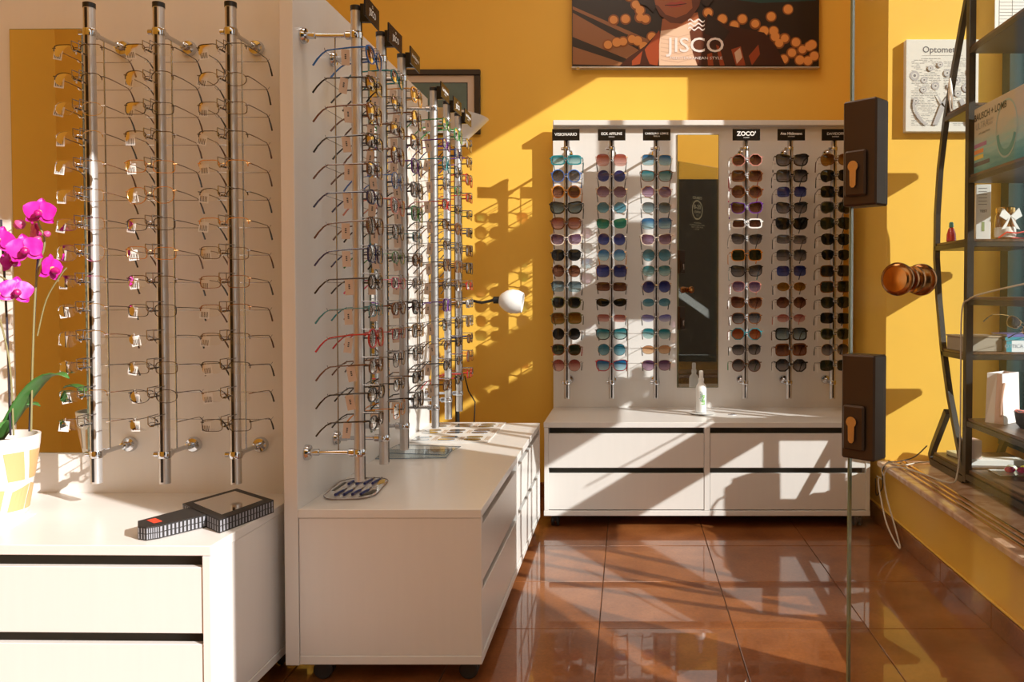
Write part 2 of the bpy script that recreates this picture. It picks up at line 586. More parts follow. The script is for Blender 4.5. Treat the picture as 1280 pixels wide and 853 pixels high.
def display_unit(label, loc, rot, rods, signs, mirror, lip=False):
    t = thing('display_unit', label, 'display rack', loc, rot, None)
    pn = W / 2
    MB().bev(0, W, 0, D, 0.428, 0.450, 0.0012).build('counter_top', M_white, t)
    for x in (0, W - 0.018):
        dx_ = 0.0018 if x == 0 else -0.0018
        MB().bev(x + dx_, x + 0.018 + dx_, 0.0, D - 0.0015, 0.0745, 0.4272, 0.001).build('side_panel', M_white, t)
    MB().bev(pn - 0.012, pn + 0.012, 0.001, D - 0.002, 0.075, 0.4275, 0.001).build('divider', M_white, t)
    MB().bev(0.0, W, 0.0, D - 0.001, 0.052, 0.074, 0.001).build('bottom_panel', M_white, t)
    MB().bev(-0.001, W + 0.001, D, D + T, 0.050, 1.812, 0.0015).build('back_panel', M_white, t)
    MB().box(0.02, W - 0.02, 0.06, 0.075, 0.076, 0.427).build('gap_shade_sheet', M_dark_in, t)  # dark sheet close behind the fronts stands in for shade in the gaps
    for (xa, xb) in ((0.020, pn - 0.0135), (pn + 0.0135, W - 0.020)):
        for (za, zb) in ((0.078, 0.2325), (0.2565, 0.402)):
            d = MB().bev(xa, xb, 0.003, 0.020, za, zb, 0.001).build('drawer', M_white, t)
            MB().box(xa + 0.006, xb - 0.006, 0.0205, 0.058, za + 0.012, zb - 0.02).build('drawer_box', M_white, d)
    for x in (0.045, W - 0.045):
        for y in (0.028, D - 0.06):
            castor(t, x, y)
    if lip:
        MB().bev(0.004, W - 0.004, D - 0.035, D - 0.0005, 1.790, 1.814, 0.0015).build('top_lip', M_white, t)
    if mirror:
        mo = MB().bev(mirror[0], mirror[1], D - 0.005, D, mirror[2], mirror[3], 0.001).build('mirror', M_edge, t)
        MB().face([(mirror[0] + .002, D - 0.0056, mirror[2] + .002), (mirror[1] - .002, D - 0.0056, mirror[2] + .002), (mirror[1] - .002, D - 0.0056, mirror[3] - .002), (mirror[0] + .002, D - 0.0056, mirror[3] - .002)]).build('mirror_face', M_mirror, mo)
    for k, u in enumerate(rods):
        r = link('display_rod', rodpipe, t, (u, ROD_V, 0))
        link('cap', rodcap, r)
        link('slot', slotm, r)
        for zz in (0.585, 1.66):
            link('arm', armm, r, (0, 0, zz))
            link('collar', rodcol, r, (0, 0, zz))
            link('clamp_knob', knob, r, (0, 0, zz))
        link('back_wire', wirem, r)
        for j in range(14):
            link('nose_rest', nosem, r, (0, 0, Z0 + PITCH * j))
            link('temple_rest', restm, r, (0, 0, Z0 + PITCH * j))
        if signs:
            sg = sign_mesh(signs[k])
            link('sign', sg, r, (rnd.uniform(-.003, .003), -0.040, 1.717), (0, 0, R(rnd.uniform(-2, 2))))
    return t

LEFTROT = R(1.0)
def unit_matrix(loc, rot):
    return Matrix.Translation(loc) @ Matrix.Rotation(rot, 4, 'Z')
back_loc, back_rot = (-0.357, 3.465, 0), 0.0
mid_loc, mid_rot = (-0.372, 2.07, 0), R(90)
# the left rack's right front corner sits at (-0.905, 1.765)
left_rot = -R(1.0)
cr = Matrix.Rotation(left_rot, 4, 'Z') @ Vector((W, 0, 0))
left_loc = (-0.905 - cr.x, 1.770 - cr.y, 0)
back_rods = [0.076, 0.282, 0.487, 0.897, 1.101, 1.302]
mid_rods = [0.055, 0.268, 0.480, 0.893, 1.106, 1.316]
left_rods = [W - 0.468, W - 0.290, W - 0.106]

def L(*a):
    return a
signs_back = [
    [('VISIONARIO', 0.0185, 0.001, 0.0003)],
    [('ECK AFFLINE', 0.0165, 0.004, 0.0003), ('eyewear', 0.008, -0.009, 0)],
    [('CAROLINA LEMKE', 0.0130, 0.005, 0.0002), ('BERLIN', 0.009, -0.007, 0)],
    [("ZOCO'", 0.0270, 0.004, 0.0009), ('EYEWEAR', 0.006, -0.013, 0)],
    [('Ana Hickmann', 0.0165, 0.005, 0.0005), ('EYEWEAR', 0.007, -0.008, 0)],
    [('DAVIDOFF', 0.0165, 0.004, 0), ('EYEWEAR', 0.007, -0.009, 0)]]
wv = '~'
js = [('JISCO', 0.023, -0.004, 0.0004), ('=', 0.02, 0.013, 0.0)]
hk = [('Ana Hickmann', 0.0155, 0.004, 0.0004), ('EYEWEAR', 0.007, -0.009, 0)]
signs_mid = [js, js, hk, hk, js, hk]
display_unit('white sunglasses rack with six steel rods along the yellow back wall', back_loc, back_rot, back_rods, signs_back, (0.591, 0.789, 0.545, 1.752), True)
display_unit('white eyeglasses rack seen end-on in the middle, six rods over drawers', mid_loc, mid_rot, mid_rods, signs_mid, (0.591, 0.789, 0.545, 1.752))
display_unit('white eyeglasses rack at the left with three plain rods and orchid on it', left_loc, left_rot, left_rods, None, (W - 0.780, W - 0.580, 0.56, 1.715))

# ---------------------------------------------------------------- eyewear
COL = dict(
    black=(0.010, 0.009, 0.010), tortoise=(0.10, 0.035, 0.012), brown=(0.12, 0.05, 0.025), navy=(0.012, 0.02, 0.09), blue=(0.02, 0.13, 0.45),
    teal=(0.01, 0.22, 0.26), red=(0.45, 0.015, 0.02), amber=(0.75, 0.27, 0.03), white=(0.85, 0.83, 0.80), pink=(0.75, 0.12, 0.25),
    green=(0.05, 0.25, 0.08), purple=(0.12, 0.03, 0.25), olive=(0.15, 0.14, 0.05), grey=(0.12, 0.11, 0.11), cream=(0.75, 0.62, 0.50), rose=(0.62, 0.25, 0.20),
    silver=(0.75, 0.75, 0.76), gold=(0.80, 0.52, 0.22), gunmetal=(0.16, 0.15, 0.15), bronze=(0.30, 0.17, 0.09))
METAL = ('silver', 'gold', 'gunmetal', 'bronze')
def fmat(c):
    if c in METAL:
        return pm('frame_' + c, COL[c], 0.2, 1.0)
    if c == 'tortoise':
        return pm('frame_tortoise', (0.16, 0.055, 0.018), 0.15, noise=0.8, scale=120, coat=0.6)
    return pm('frame_' + c, COL[c], 0.18, 0.0, coat=0.6)
LEN = dict(
    clear=((0.97, 0.98, 0.97), (0.97, 0.98, 0.97)), dark=((0.05, 0.05, 0.05), (0.10, 0.095, 0.09)), black=((0.03, 0.035, 0.035), (0.06, 0.06, 0.055)),
    grey=((0.10, 0.10, 0.11), (0.45, 0.43, 0.43)), brown=((0.14, 0.055, 0.03), (0.42, 0.24, 0.17)), rose=((0.50, 0.17, 0.14), (0.85, 0.60, 0.55)),
    blue=((0.05, 0.27, 0.50), (0.60, 0.80, 0.86)), navy=((0.05, 0.06, 0.25), (0.22, 0.25, 0.50)), teal=((0.06, 0.33, 0.38), (0.62, 0.80, 0.80)),
    green=((0.04, 0.24, 0.16), (0.18, 0.48, 0.38)), olive=((0.06, 0.08, 0.05), (0.13, 0.13, 0.07)), mauve=((0.22, 0.12, 0.22), (0.62, 0.48, 0.58)),
    amber=((0.30, 0.14, 0.02), (0.55, 0.35, 0.10)), peach=((0.70, 0.42, 0.25), (0.90, 0.70, 0.50)), smoke=((0.16, 0.20, 0.22), (0.50, 0.60, 0.62)),
    violet=((0.20, 0.20, 0.55), (0.75, 0.75, 0.90)), orange=((0.35, 0.10, 0.03), (0.60, 0.28, 0.15)), skyblue=((0.10, 0.32, 0.42), (0.35, 0.58, 0.66)))
def lmat(c):
    e_ = 1.0 if c == 'clear' else 1.45
    return lensmat(c + '_lens', tuple(v ** e_ for v in LEN[c][0]), tuple(v ** e_ for v in LEN[c][1]), gloss=0.15 if c == 'clear' else 0.05)
#            half width, half height, exponent, mode
SHP = dict(
    rectangular=(0.0255, 0.0145, 4.0, ''), oval=(0.025, 0.0160, 2.2, ''), round=(0.0245, 0.0225, 2.1, ''), square=(0.0265, 0.0205, 3.6, ''),
    panto=(0.0250, 0.0200, 2.5, 'panto'), aviator=(0.0270, 0.0220, 2.6, 'aviator'), cat_eye=(0.0270, 0.0200, 2.7, 'cat'), hexagonal=(0.0265, 0.0215, 0, 'hex'),
    narrow=(0.0265, 0.0150, 2.1, 'cat'), oversized=(0.0275, 0.0240, 3.0, ''))
def outline(shape, n=26, k=0.0):
    a, b, e, mode = SHP[shape]
    a += k; b += k
    pts = []
    for i in range(n):
        t = 2 * math.pi * i / n
        c, s = math.cos(t), math.sin(t)
        if mode == 'hex':
            # eight-sided lens
            an = (t + math.pi / 8) % (math.pi / 4) - math.pi / 8
            r = 0.98 / math.cos(an)
            x, z = a * r * c * 0.97, b * r * s * 0.97
        else:
            x = a * math.copysign(abs(c) ** (2 / e), c)
            z = b * math.copysign(abs(s) ** (2 / e), s)
        if mode == 'panto':
            x *= 1 + 0.10 * z / b
        if mode == 'aviator':
            x *= 1 + 0.08 * z / b
            if x < 0 and z < 0: z *= 0.82
        if mode == 'cat':
            x *= 1 + 0.10 * z / b
            if z > 0 and x > 0: z += 0.22 * b * (x / a) ** 2
            if z > 0 and x < 0: z *= 0.90
        pts.append((x, z))
    return pts
GM = {}
def curve_y(x):
    return 0.9 * x * x      # the front bows back towards the temples
def glasses_meshes(shape, rim, fc, tc, lens):
    key = (shape, rim, fc, tc, lens)
    if key in GM:
        return GM[key]
    a, b, e, mode = SHP[shape]
    gap = 0.0095
    cx = a + gap
    th = {'full': 0.0030, 'thick': 0.0048, 'metal': 0.0013, 'half': 0.0016, 'rimless': 0.0}[rim]
    dp = {'full': 0.0018, 'thick': 0.0024, 'metal': 0.0009, 'half': 0.0010, 'rimless': 0.0}[rim]
    o_in, n = outline(shape), 26
    o_out = outline(shape, k=th)
    fr = MB()
    for sd in (-1, 1):
        if th:
            base = len(fr.v)
            for i in range(n):
                for (px, pz), yy in ((o_in[i], -dp), (o_out[i], -dp), (o_out[i], dp), (o_in[i], dp)):
                    X = sd * (cx + px)
                    fr.v.append((X, curve_y(X) + yy, pz))
            for i in range(n):
                if rim == 'half' and o_in[i][1] < b * 0.25 and o_in[(i + 1) % n][1] < b * 0.25:
                    continue
                j = (i + 1) % n
                for q in range(4):
                    q2 = (q + 1) % 4
                    fr.f.append((base + i * 4 + q, base + i * 4 + q2, base + j * 4 + q2, base + j * 4 + q)); fr.m.append(0)
        hx = sd * (cx + a + th + 0.003)
        zt = b * (0.55 if mode != 'cat' else 0.8)
        fr.tube([(sd * (cx + a * 0.86), curve_y(cx + a) - 0.001, zt * 0.9), (hx, curve_y(cx + a) + 0.001, zt), (hx, curve_y(cx + a) + 0.007, zt)], max(dp, 0.0012) * 1.1, 5, m=0)
        if rim in ('metal', 'half', 'rimless'):
            fr.tube([(sd * (gap + 0.001), 0.0, -0.002), (sd * (gap - 0.001), 0.006, -0.004)], 0.0005, 4, m=0)
            fr.lathe([(0.0018, -0.0028), (0.0022, 0), (0.0016, 0.003)], 6, Matrix.Translation((sd * (gap - 0.002), 0.007, -0.005)), m=1)
    bz = 0.004 if rim != 'thick' else 0.003
    br = {'full': 0.0022, 'thick': 0.0032, 'metal': 0.0010, 'half': 0.0010, 'rimless': 0.0009}[rim]
    fr.tube([(-gap - 0.001, 0, bz), (-gap * 0.5, -0.001, bz + 0.0025), (gap * 0.5, -0.001, bz + 0.0025), (gap + 0.001, 0, bz)], br, 6, m=0)
    if rim == 'metal' and shape == 'aviator':
        fr.tube([(-gap - 0.004, 0, b * 0.8), (gap + 0.004, 0, b * 0.8)], 0.0009, 5, m=0)
    frd = fr.data('front', [fmat(fc), M_tagw], True)
    lens_d = []
    for sd in (-1, 1):
        lb = MB()
        lb.v.append((sd * cx, curve_y(cx) - 0.0022, 0))
        for ring, q in ((0.55, 0.0014), (1.0, 0.0)):
            for (px, pz) in o_in:
                X = sd * (cx + px * ring)
                lb.v.append((X, curve_y(X) - q, pz * ring))
        for i in range(n):
            j = (i + 1) % n
            lb.f.append((0, 1 + i, 1 + j)); lb.m.append(0)
            lb.f.append((1 + i, 1 + n + i, 1 + n + j, 1 + j)); lb.m.append(0)
        lens_d.append(lb.data('lens', lmat(lens), True))
    tmp = []
    for sd in (-1, 1):
        hx = cx + a + th + 0.003
        y0 = curve_y(cx + a) + 0.006
        zt = b * (0.55 if mode != 'cat' else 0.8)
        r0 = {'full': 0.0019, 'thick': 0.0026, 'metal': 0.0010, 'half': 0.0011, 'rimless': 0.0009}[rim]
        x1 = min(hx, 0.066)
        pts = [(sd * hx, y0, zt), (sd * (hx + 0.0008), y0 + 0.03, zt - 0.001), (sd * x1, y0 + 0.07, zt * 0.6), (sd * x1, 0.100, 0.0022 + r0),
               (sd * (x1 - 0.001), 0.112, -0.003), (sd * (x1 - 0.003), 0.126, -0.016), (sd * (x1 - 0.005), 0.138, -0.031)]
        rs = [r0 * 1.3, r0 * 1.15, r0, r0, max(r0, 0.0016), 0.0022, 0.0024]
        t_ = MB().tube(pts[:4], rs[:4], 6, m=0)
        t_.tube(pts[3:], rs[3:], 6, m=1)
        tip = fmat('black') if tc in METAL else fmat(tc)
        tmp.append(t_.data('temple', [fmat(tc), tip], True))
    GM[key] = (frd, lens_d, tmp, cx + a + th + 0.002, b * (0.55 if mode != 'cat' else 0.8))
    return GM[key]

def tag_mesh(mat_i):
    b = MB()
    if mat_i:   # barcode label
        b.box(-0.0003, 0.0003, -0.011, 0.011, -0.030, -0.004, 0)
        for k in range(5):
            b.box(-0.0006, 0.0006, -0.008 + k * 0.0035, -0.0065 + k * 0.0035, -0.027, -0.013, 1)
        b.tube([(0, 0, -0.005), (0, 0, 0.004)], 0.0004, 4, m=0)
        return b.data('price_tag', [M_tagw, M_ink])
    b.box(-0.0004, 0.0004, -0.010, 0.010, -0.042, -0.003, 0)
    for k, z in enumerate((-0.018, -0.0225, -0.027)):
        b.box(-0.0007, 0.0007, -0.002, 0.002, z, z + 0.003, 1)
    return b.data('price_tag', [M_tag, M_ink])
tags = [tag_mesh(0), tag_mesh(1)]
strip_tag = MB().box(-0.003, 0.003, -0.0003, 0.0003, -0.036, 0.0).data('price_tag', M_tagw)

ORD = ['top', 'second', 'third', 'fourth', 'fifth', 'sixth', 'seventh', 'eighth', 'ninth', 'tenth', 'eleventh', 'twelfth', 'thirteenth', 'bottom']
RIMW = dict(full='', thick='thick', metal='metal', half='half-rim', rimless='rimless')
def place(Mx, u, row, spec, where, tagkind, group, sung):
    shape, rim, fc, tc, lens = spec
    fd, ld, td, hx, hz = glasses_meshes(*spec)
    z = Z0 + PITCH * (13 - row)
    p = Mx @ Vector((u, ROD_V - 0.048, z))
    rz = Mx.to_euler().z + R(rnd.uniform(-1.8, 1.8))
    kind = 'sunglasses' if sung else 'glasses'
    oname = ORD[row]
    pos = (oname + ' pair') if row in (0, 13) else (oname + ' from top')
    words = [fc if fc == tc or sung else fc, RIMW[rim], shape.replace('_', '-'), kind]
    lab = ' '.join(x for x in words if x)
    if sung:
        lab = lab + ' with ' + {'skyblue': 'pale-blue', 'smoke': 'smoky'}.get(lens, lens) + ' lenses'
    t = thing('sunglasses' if sung else 'eyeglasses', f'{lab}, {pos} on {where}', kind, p, rz, group)
    t.rotation_euler = (R(rnd.uniform(-1.2, 1.2)), R(rnd.uniform(-1.5, 1.5)), rz)
    if sung:
        t.scale = (1.07, 1.0, 1.16)
    link('front', fd, t)
    for d_ in ld:
        link('lens', d_, t)
    for d_ in td:
        link('temple', d_, t)
    if tagkind == 'card':
        link('price_tag', tags[0], t, (-hx - 0.003, 0.052 + rnd.uniform(-.006, .006), 0.008), (R(rnd.uniform(-10, 10)), 0, R(rnd.uniform(18, 40))))
    elif tagkind == 'barcode':
        link('price_tag', tags[1], t, (-hx + 0.010, 0.012, hz + 0.003), (R(rnd.uniform(-12, 12)), 0, R(rnd.uniform(-95, -70))))
    elif tagkind == 'strip':
        link('price_tag', strip_tag, t, (-hx - 0.002, 0.045, 0.004), (0, R(rnd.uniform(-8, 8)), 0))

MB_, MM, ML = unit_matrix(back_loc, back_rot), unit_matrix(mid_loc, mid_rot), unit_matrix(left_loc, left_rot)
s = lambda sh, rim, f, l, t=None: (sh, rim, f, t or f, l)
BACK = [
 [s('rectangular','thick','teal','teal'), s('round','full','blue','grey'), s('round','full','amber','brown'), s('cat_eye','thick','black','smoke'), s('panto','thick','tortoise','rose'), s('cat_eye','full','cream','mauve','gold'), s('panto','full','black','dark'), s('round','metal','bronze','brown'), s('square','half','black','smoke'), s('panto','full','olive','dark'), s('square','full','olive','amber'), s('round','metal','silver','dark','gunmetal'), s('panto','full','tortoise','olive','red'), s('round','metal','bronze','rose')],
 [s('oversized','rimless','gold','rose'), s('round','rimless','gold','navy'), s('hexagonal','metal','gold','mauve'), s('hexagonal','metal','silver','skyblue'), s('cat_eye','rimless','gold','green'), s('round','metal','silver','navy'), s('round','metal','gold','blue','amber'), s('oversized','metal','gold','navy'), s('rectangular','full','brown','brown','gold'), s('narrow','metal','black','black'), s('rectangular','rimless','gold','rose'), s('cat_eye','full','black','teal'), s('round','metal','silver','skyblue'), s('cat_eye','full','red','blue')],
 [s('square','metal','silver','blue'), s('cat_eye','full','tortoise','teal'), s('hexagonal','metal','gold','mauve'), s('panto','metal','silver','smoke'), s('square','metal','navy','blue'), s('cat_eye','full','cream','mauve','gold'), s('round','metal','gunmetal','skyblue'), s('panto','metal','silver','teal'), s('round','metal','gold','navy','gold'), s('oval','rimless','silver','skyblue'), s('narrow','rimless','silver','violet'), s('panto','half','silver','teal'), s('oval','metal','gold','peach'), s('panto','metal','gold','mauve','black')],
 [s('hexagonal','full','rose','brown','white'), s('square','full','tortoise','brown','red'), s('hexagonal','thick','tortoise','brown','pink'), s('cat_eye','full','purple','brown'), s('rectangular','thick','white','brown'), s('cat_eye','half','black','grey'), s('square','full','amber','olive'), s('cat_eye','full','black','grey','teal'), s('panto','metal','rose','mauve'), s('cat_eye','full','tortoise','brown'), s('panto','full','tortoise','grey'), s('hexagonal','full','teal','orange','rose'), s('panto','metal','gunmetal','grey'), s('round','full','tortoise','grey','green')],
 [s('cat_eye','thick','black','grey'), s('square','thick','black','grey'), s('square','rimless','navy','navy'), s('cat_eye','full','black','grey'), s('cat_eye','thick','black','dark'), s('rectangular','full','grey','grey'), s('square','metal','gunmetal','grey'), s('square','rimless','navy','navy'), s('oval','metal','gold','amber'), s('hexagonal','metal','bronze','brown'), s('oval','rimless','rose','rose'), s('square','thick','black','smoke','tortoise'), s('square','thick','tortoise','brown'), s('hexagonal','thick','black','grey')],
 [s('aviator','full','tortoise','amber'), s('aviator','full','black','black'), s('square','full','black','black'), s('aviator','full','grey','olive'), s('aviator','full','black','olive'), s('panto','full','black','black'), s('panto','half','black','black'), s('square','full','bronze','dark'), s('square','full','tortoise','olive'), s('panto','full','black','olive'), s('square','metal','gunmetal','black'), s('panto','full','olive','olive'), s('round','metal','gold','grey','black'), s('square','metal','gunmetal','olive')]]
WB = ["leftmost back rod", "second back rod from left", "rod left of back mirror", "rod right of back mirror", "second back rod from right", "rightmost back rod"]
for c in range(6):
    for r_ in range(14):
        place(MB_, back_rods[c], r_, BACK[c][r_], WB[c], 'strip' if c > 2 else None, 'sunglasses on the back rack', True)

WM = ["nearest rod of middle rack", "second nearest rod of middle rack", "third nearest rod of middle rack", "third farthest rod of middle rack", "second farthest rod of middle rack", "farthest rod of middle rack"]
C1 = ['blue', 'black', 'tortoise', 'black', 'brown', 'navy', 'brown', 'navy', 'black', 'teal', 'red', 'brown', 'black', 'black']
C2 = ['teal', 'black', 'brown', 'tortoise', 'blue', 'rose', 'black', 'green', 'pink', 'tortoise', 'red', 'grey', 'black', 'amber']
pool = ['black', 'tortoise', 'brown', 'navy', 'teal', 'red', 'green', 'black', 'gold', 'bronze', 'grey', 'black', 'gunmetal', 'black', 'gunmetal', 'purple', 'silver', 'tortoise']
shp = ['rectangular', 'oval', 'panto', 'square', 'rectangular', 'round', 'cat_eye']
for c in range(6):
    for r_ in range(14):
        f = C1[r_] if c == 0 else C2[r_] if c == 1 else rnd.choice(pool)
        t_ = f if rnd.random() < 0.7 else rnd.choice(pool)
        if c < 2:
            t_ = f
        place(MM, mid_rods[c], r_, (rnd.choice(shp), 'full' if rnd.random() < .62 else 'metal', f, t_, 'clear'), WM[c], 'card' if c in (0, 1, 3) else (None if c > 3 else 'card'), 'eyeglasses on the middle rack', False)

WL = ["left rod of left rack", "middle rod of left rack", "right rod of left rack"]
lsh = ['rectangular', 'rectangular', 'oval', 'rectangular', 'panto']
for c in range(3):
    for r_ in range(14):
        if c == 0:
            f = 'gunmetal' if r_ < 2 else 'silver'
        else:
            f = rnd.choice(['gunmetal', 'black', 'gunmetal', 'bronze', 'gold' if r_ > 3 else 'gunmetal', 'red' if r_ == 7 else 'black'])
        rim = rnd.choice(['metal', 'half', 'metal', 'half'])
        if r_ > 9 and rnd.random() < .4:
            rim = 'rimless'
        place(ML, left_rods[c], r_, (rnd.choice(lsh), rim, f, rnd.choice(['black', 'gunmetal', 'brown']), 'clear'), WL[c], 'barcode', 'eyeglasses on the left rack', False)

# ---------------------------------------------------------------- glass door (open, hinged at the right)
dx, dy = 0.707, -0.707
door_rot = math.atan2(-0.695, 0.704)
dr = struct(link('door_1', None, None, (0.390, 1.445, 0), (0, 0, door_rot)))
# local frame: x along the pane from its free edge, y towards the room, camera on the -y side
DW = 0.985
MB().bev(0.004, DW, -0.005, 0.005, 0.012, 2.02, 0.0008).build('pane', M_glass, dr)
MB().bev(0.0, 0.0040, -0.005, 0.005, 0.012, 2.02, 0.0008).build('pane_edge', M_edge, dr)
for nm, za, zb in (('lock_case', 1.149, 1.330), ('lock_case', 0.712, 0.893)):
    lc = MB().bev(-0.003, 0.060, -0.022, 0.022, za, zb, 0.003).build(nm, M_bronze, dr)
    for sy in (-1, 1):
        y0, y1 = sorted((sy * 0.0222, sy * 0.030))
        MB().bev(0.004, 0.044, y0, y1, za + 0.016, za + 0.094, 0.003).build('escutcheon', M_bronze, lc)
        ya, yb = sorted((sy * 0.0302, sy * 0.036))
        key = [(0.024 + 0.0095 * math.cos(t), za + 0.066 + 0.0095 * math.sin(t)) for t in [R(-50 + 280 / 12 * i) for i in range(13)]] + [(0.0185, za + 0.034), (0.0215, za + 0.030), (0.0265, za + 0.030), (0.0295, za + 0.034)]
        MB().prism(key, ya, yb, 'xz').build('cylinder', M_chrome if False else pm('nickel', (0.6, 0.45, 0.36), 0.25, 1.0), lc)
prof = [(0.010, 0.0), (0.022, 0.004), (0.022, 0.010), (0.010, 0.013), (0.010, 0.022), (0.020, 0.026), (0.0265, 0.034), (0.0275, 0.042), (0.0255, 0.049), (0.021, 0.0525), (0.0205, 0.0515), (0.008, 0.0535), (0.001, 0.054)]
for sy in (-1, 1):
    mt = Matrix.Translation((0.110, sy * 0.0055, 1.022)) @ Matrix.Rotation(R(90 if sy < 0 else -90), 4, 'X')
    MB().lathe([(r, z * 0.9) for r, z in prof], 32, mt).build('door_knob', M_copper, dr, True)
# opening hours printed on the pane, read from outside
vn = MB()
RA = lambda r0, r1, n=40: [((r0 * math.cos(2 * math.pi * i / n), r0 * math.sin(2 * math.pi * i / n)), (r1 * math.cos(2 * math.pi * i / n), r1 * math.sin(2 * math.pi * i / n))) for i in range(n)]
vx, vz = 0.235, 1.66
rr = RA(0.056, 0.066)
for i in range(40):
    (a1, b1), (a2, b2) = rr[i], rr[(i + 1) % 40]
    vn.face([(vx + a1[0], -0.0056, vz + a1[1] * 1.2), (vx + b1[0], -0.0056, vz + b1[1] * 1.2), (vx + b2[0], -0.0056, vz + b2[1] * 1.2), (vx + a2[0], -0.0056, vz + a2[1] * 1.2)])
for txt, size, z, b_ in (('8-20', 0.046, 0.022, .001), ('OPEN', 0.028, -0.018, .0005), ('7/7', 0.022, -0.045, 0), ('OPTOMETRIA', 0.015, -0.105, 0), ('CONTROLLO DELLA VISTA', 0.015, -0.122, 0), ('LENTI A CONTATTO', 0.015, -0.139, 0), ('OTTICA', 0.014, -0.156, 0)):
    vn.mesh(textmesh(txt, size, b_), Matrix.Translation((vx, -0.0056, vz + z)) @ FRONT)
vn.mesh(textmesh('ORARIO', 0.030, .0008), Matrix.Translation((vx, -0.0056, vz + 0.095)) @ FRONT)
vn.build('lettering', M_cream, dr)
for z in (0.25, 1.8):
    MB().bev(DW - 0.05, DW, -0.018, 0.018, z - 0.05, z + 0.05, 0.003).build('hinge', M_bronze, dr)
# plates added above the fill lights, out of frame
for k, (x, y) in enumerate(((-0.2, 1.9), (0.2, 3.1), (-1.6, 1.2))):
    o = MB().bev(x - 0.50, x + 0.50, y - 0.35, y + 0.35, 3.345, 3.398, 0.004).build('fill_plate', M_paper)
    tag(o, ['flat white plate added over the fill light above the aisle', 'flat white plate added over the fill light nearest the back wall', 'flat white plate added over the fill light at the front left'][k], 'ceiling light')

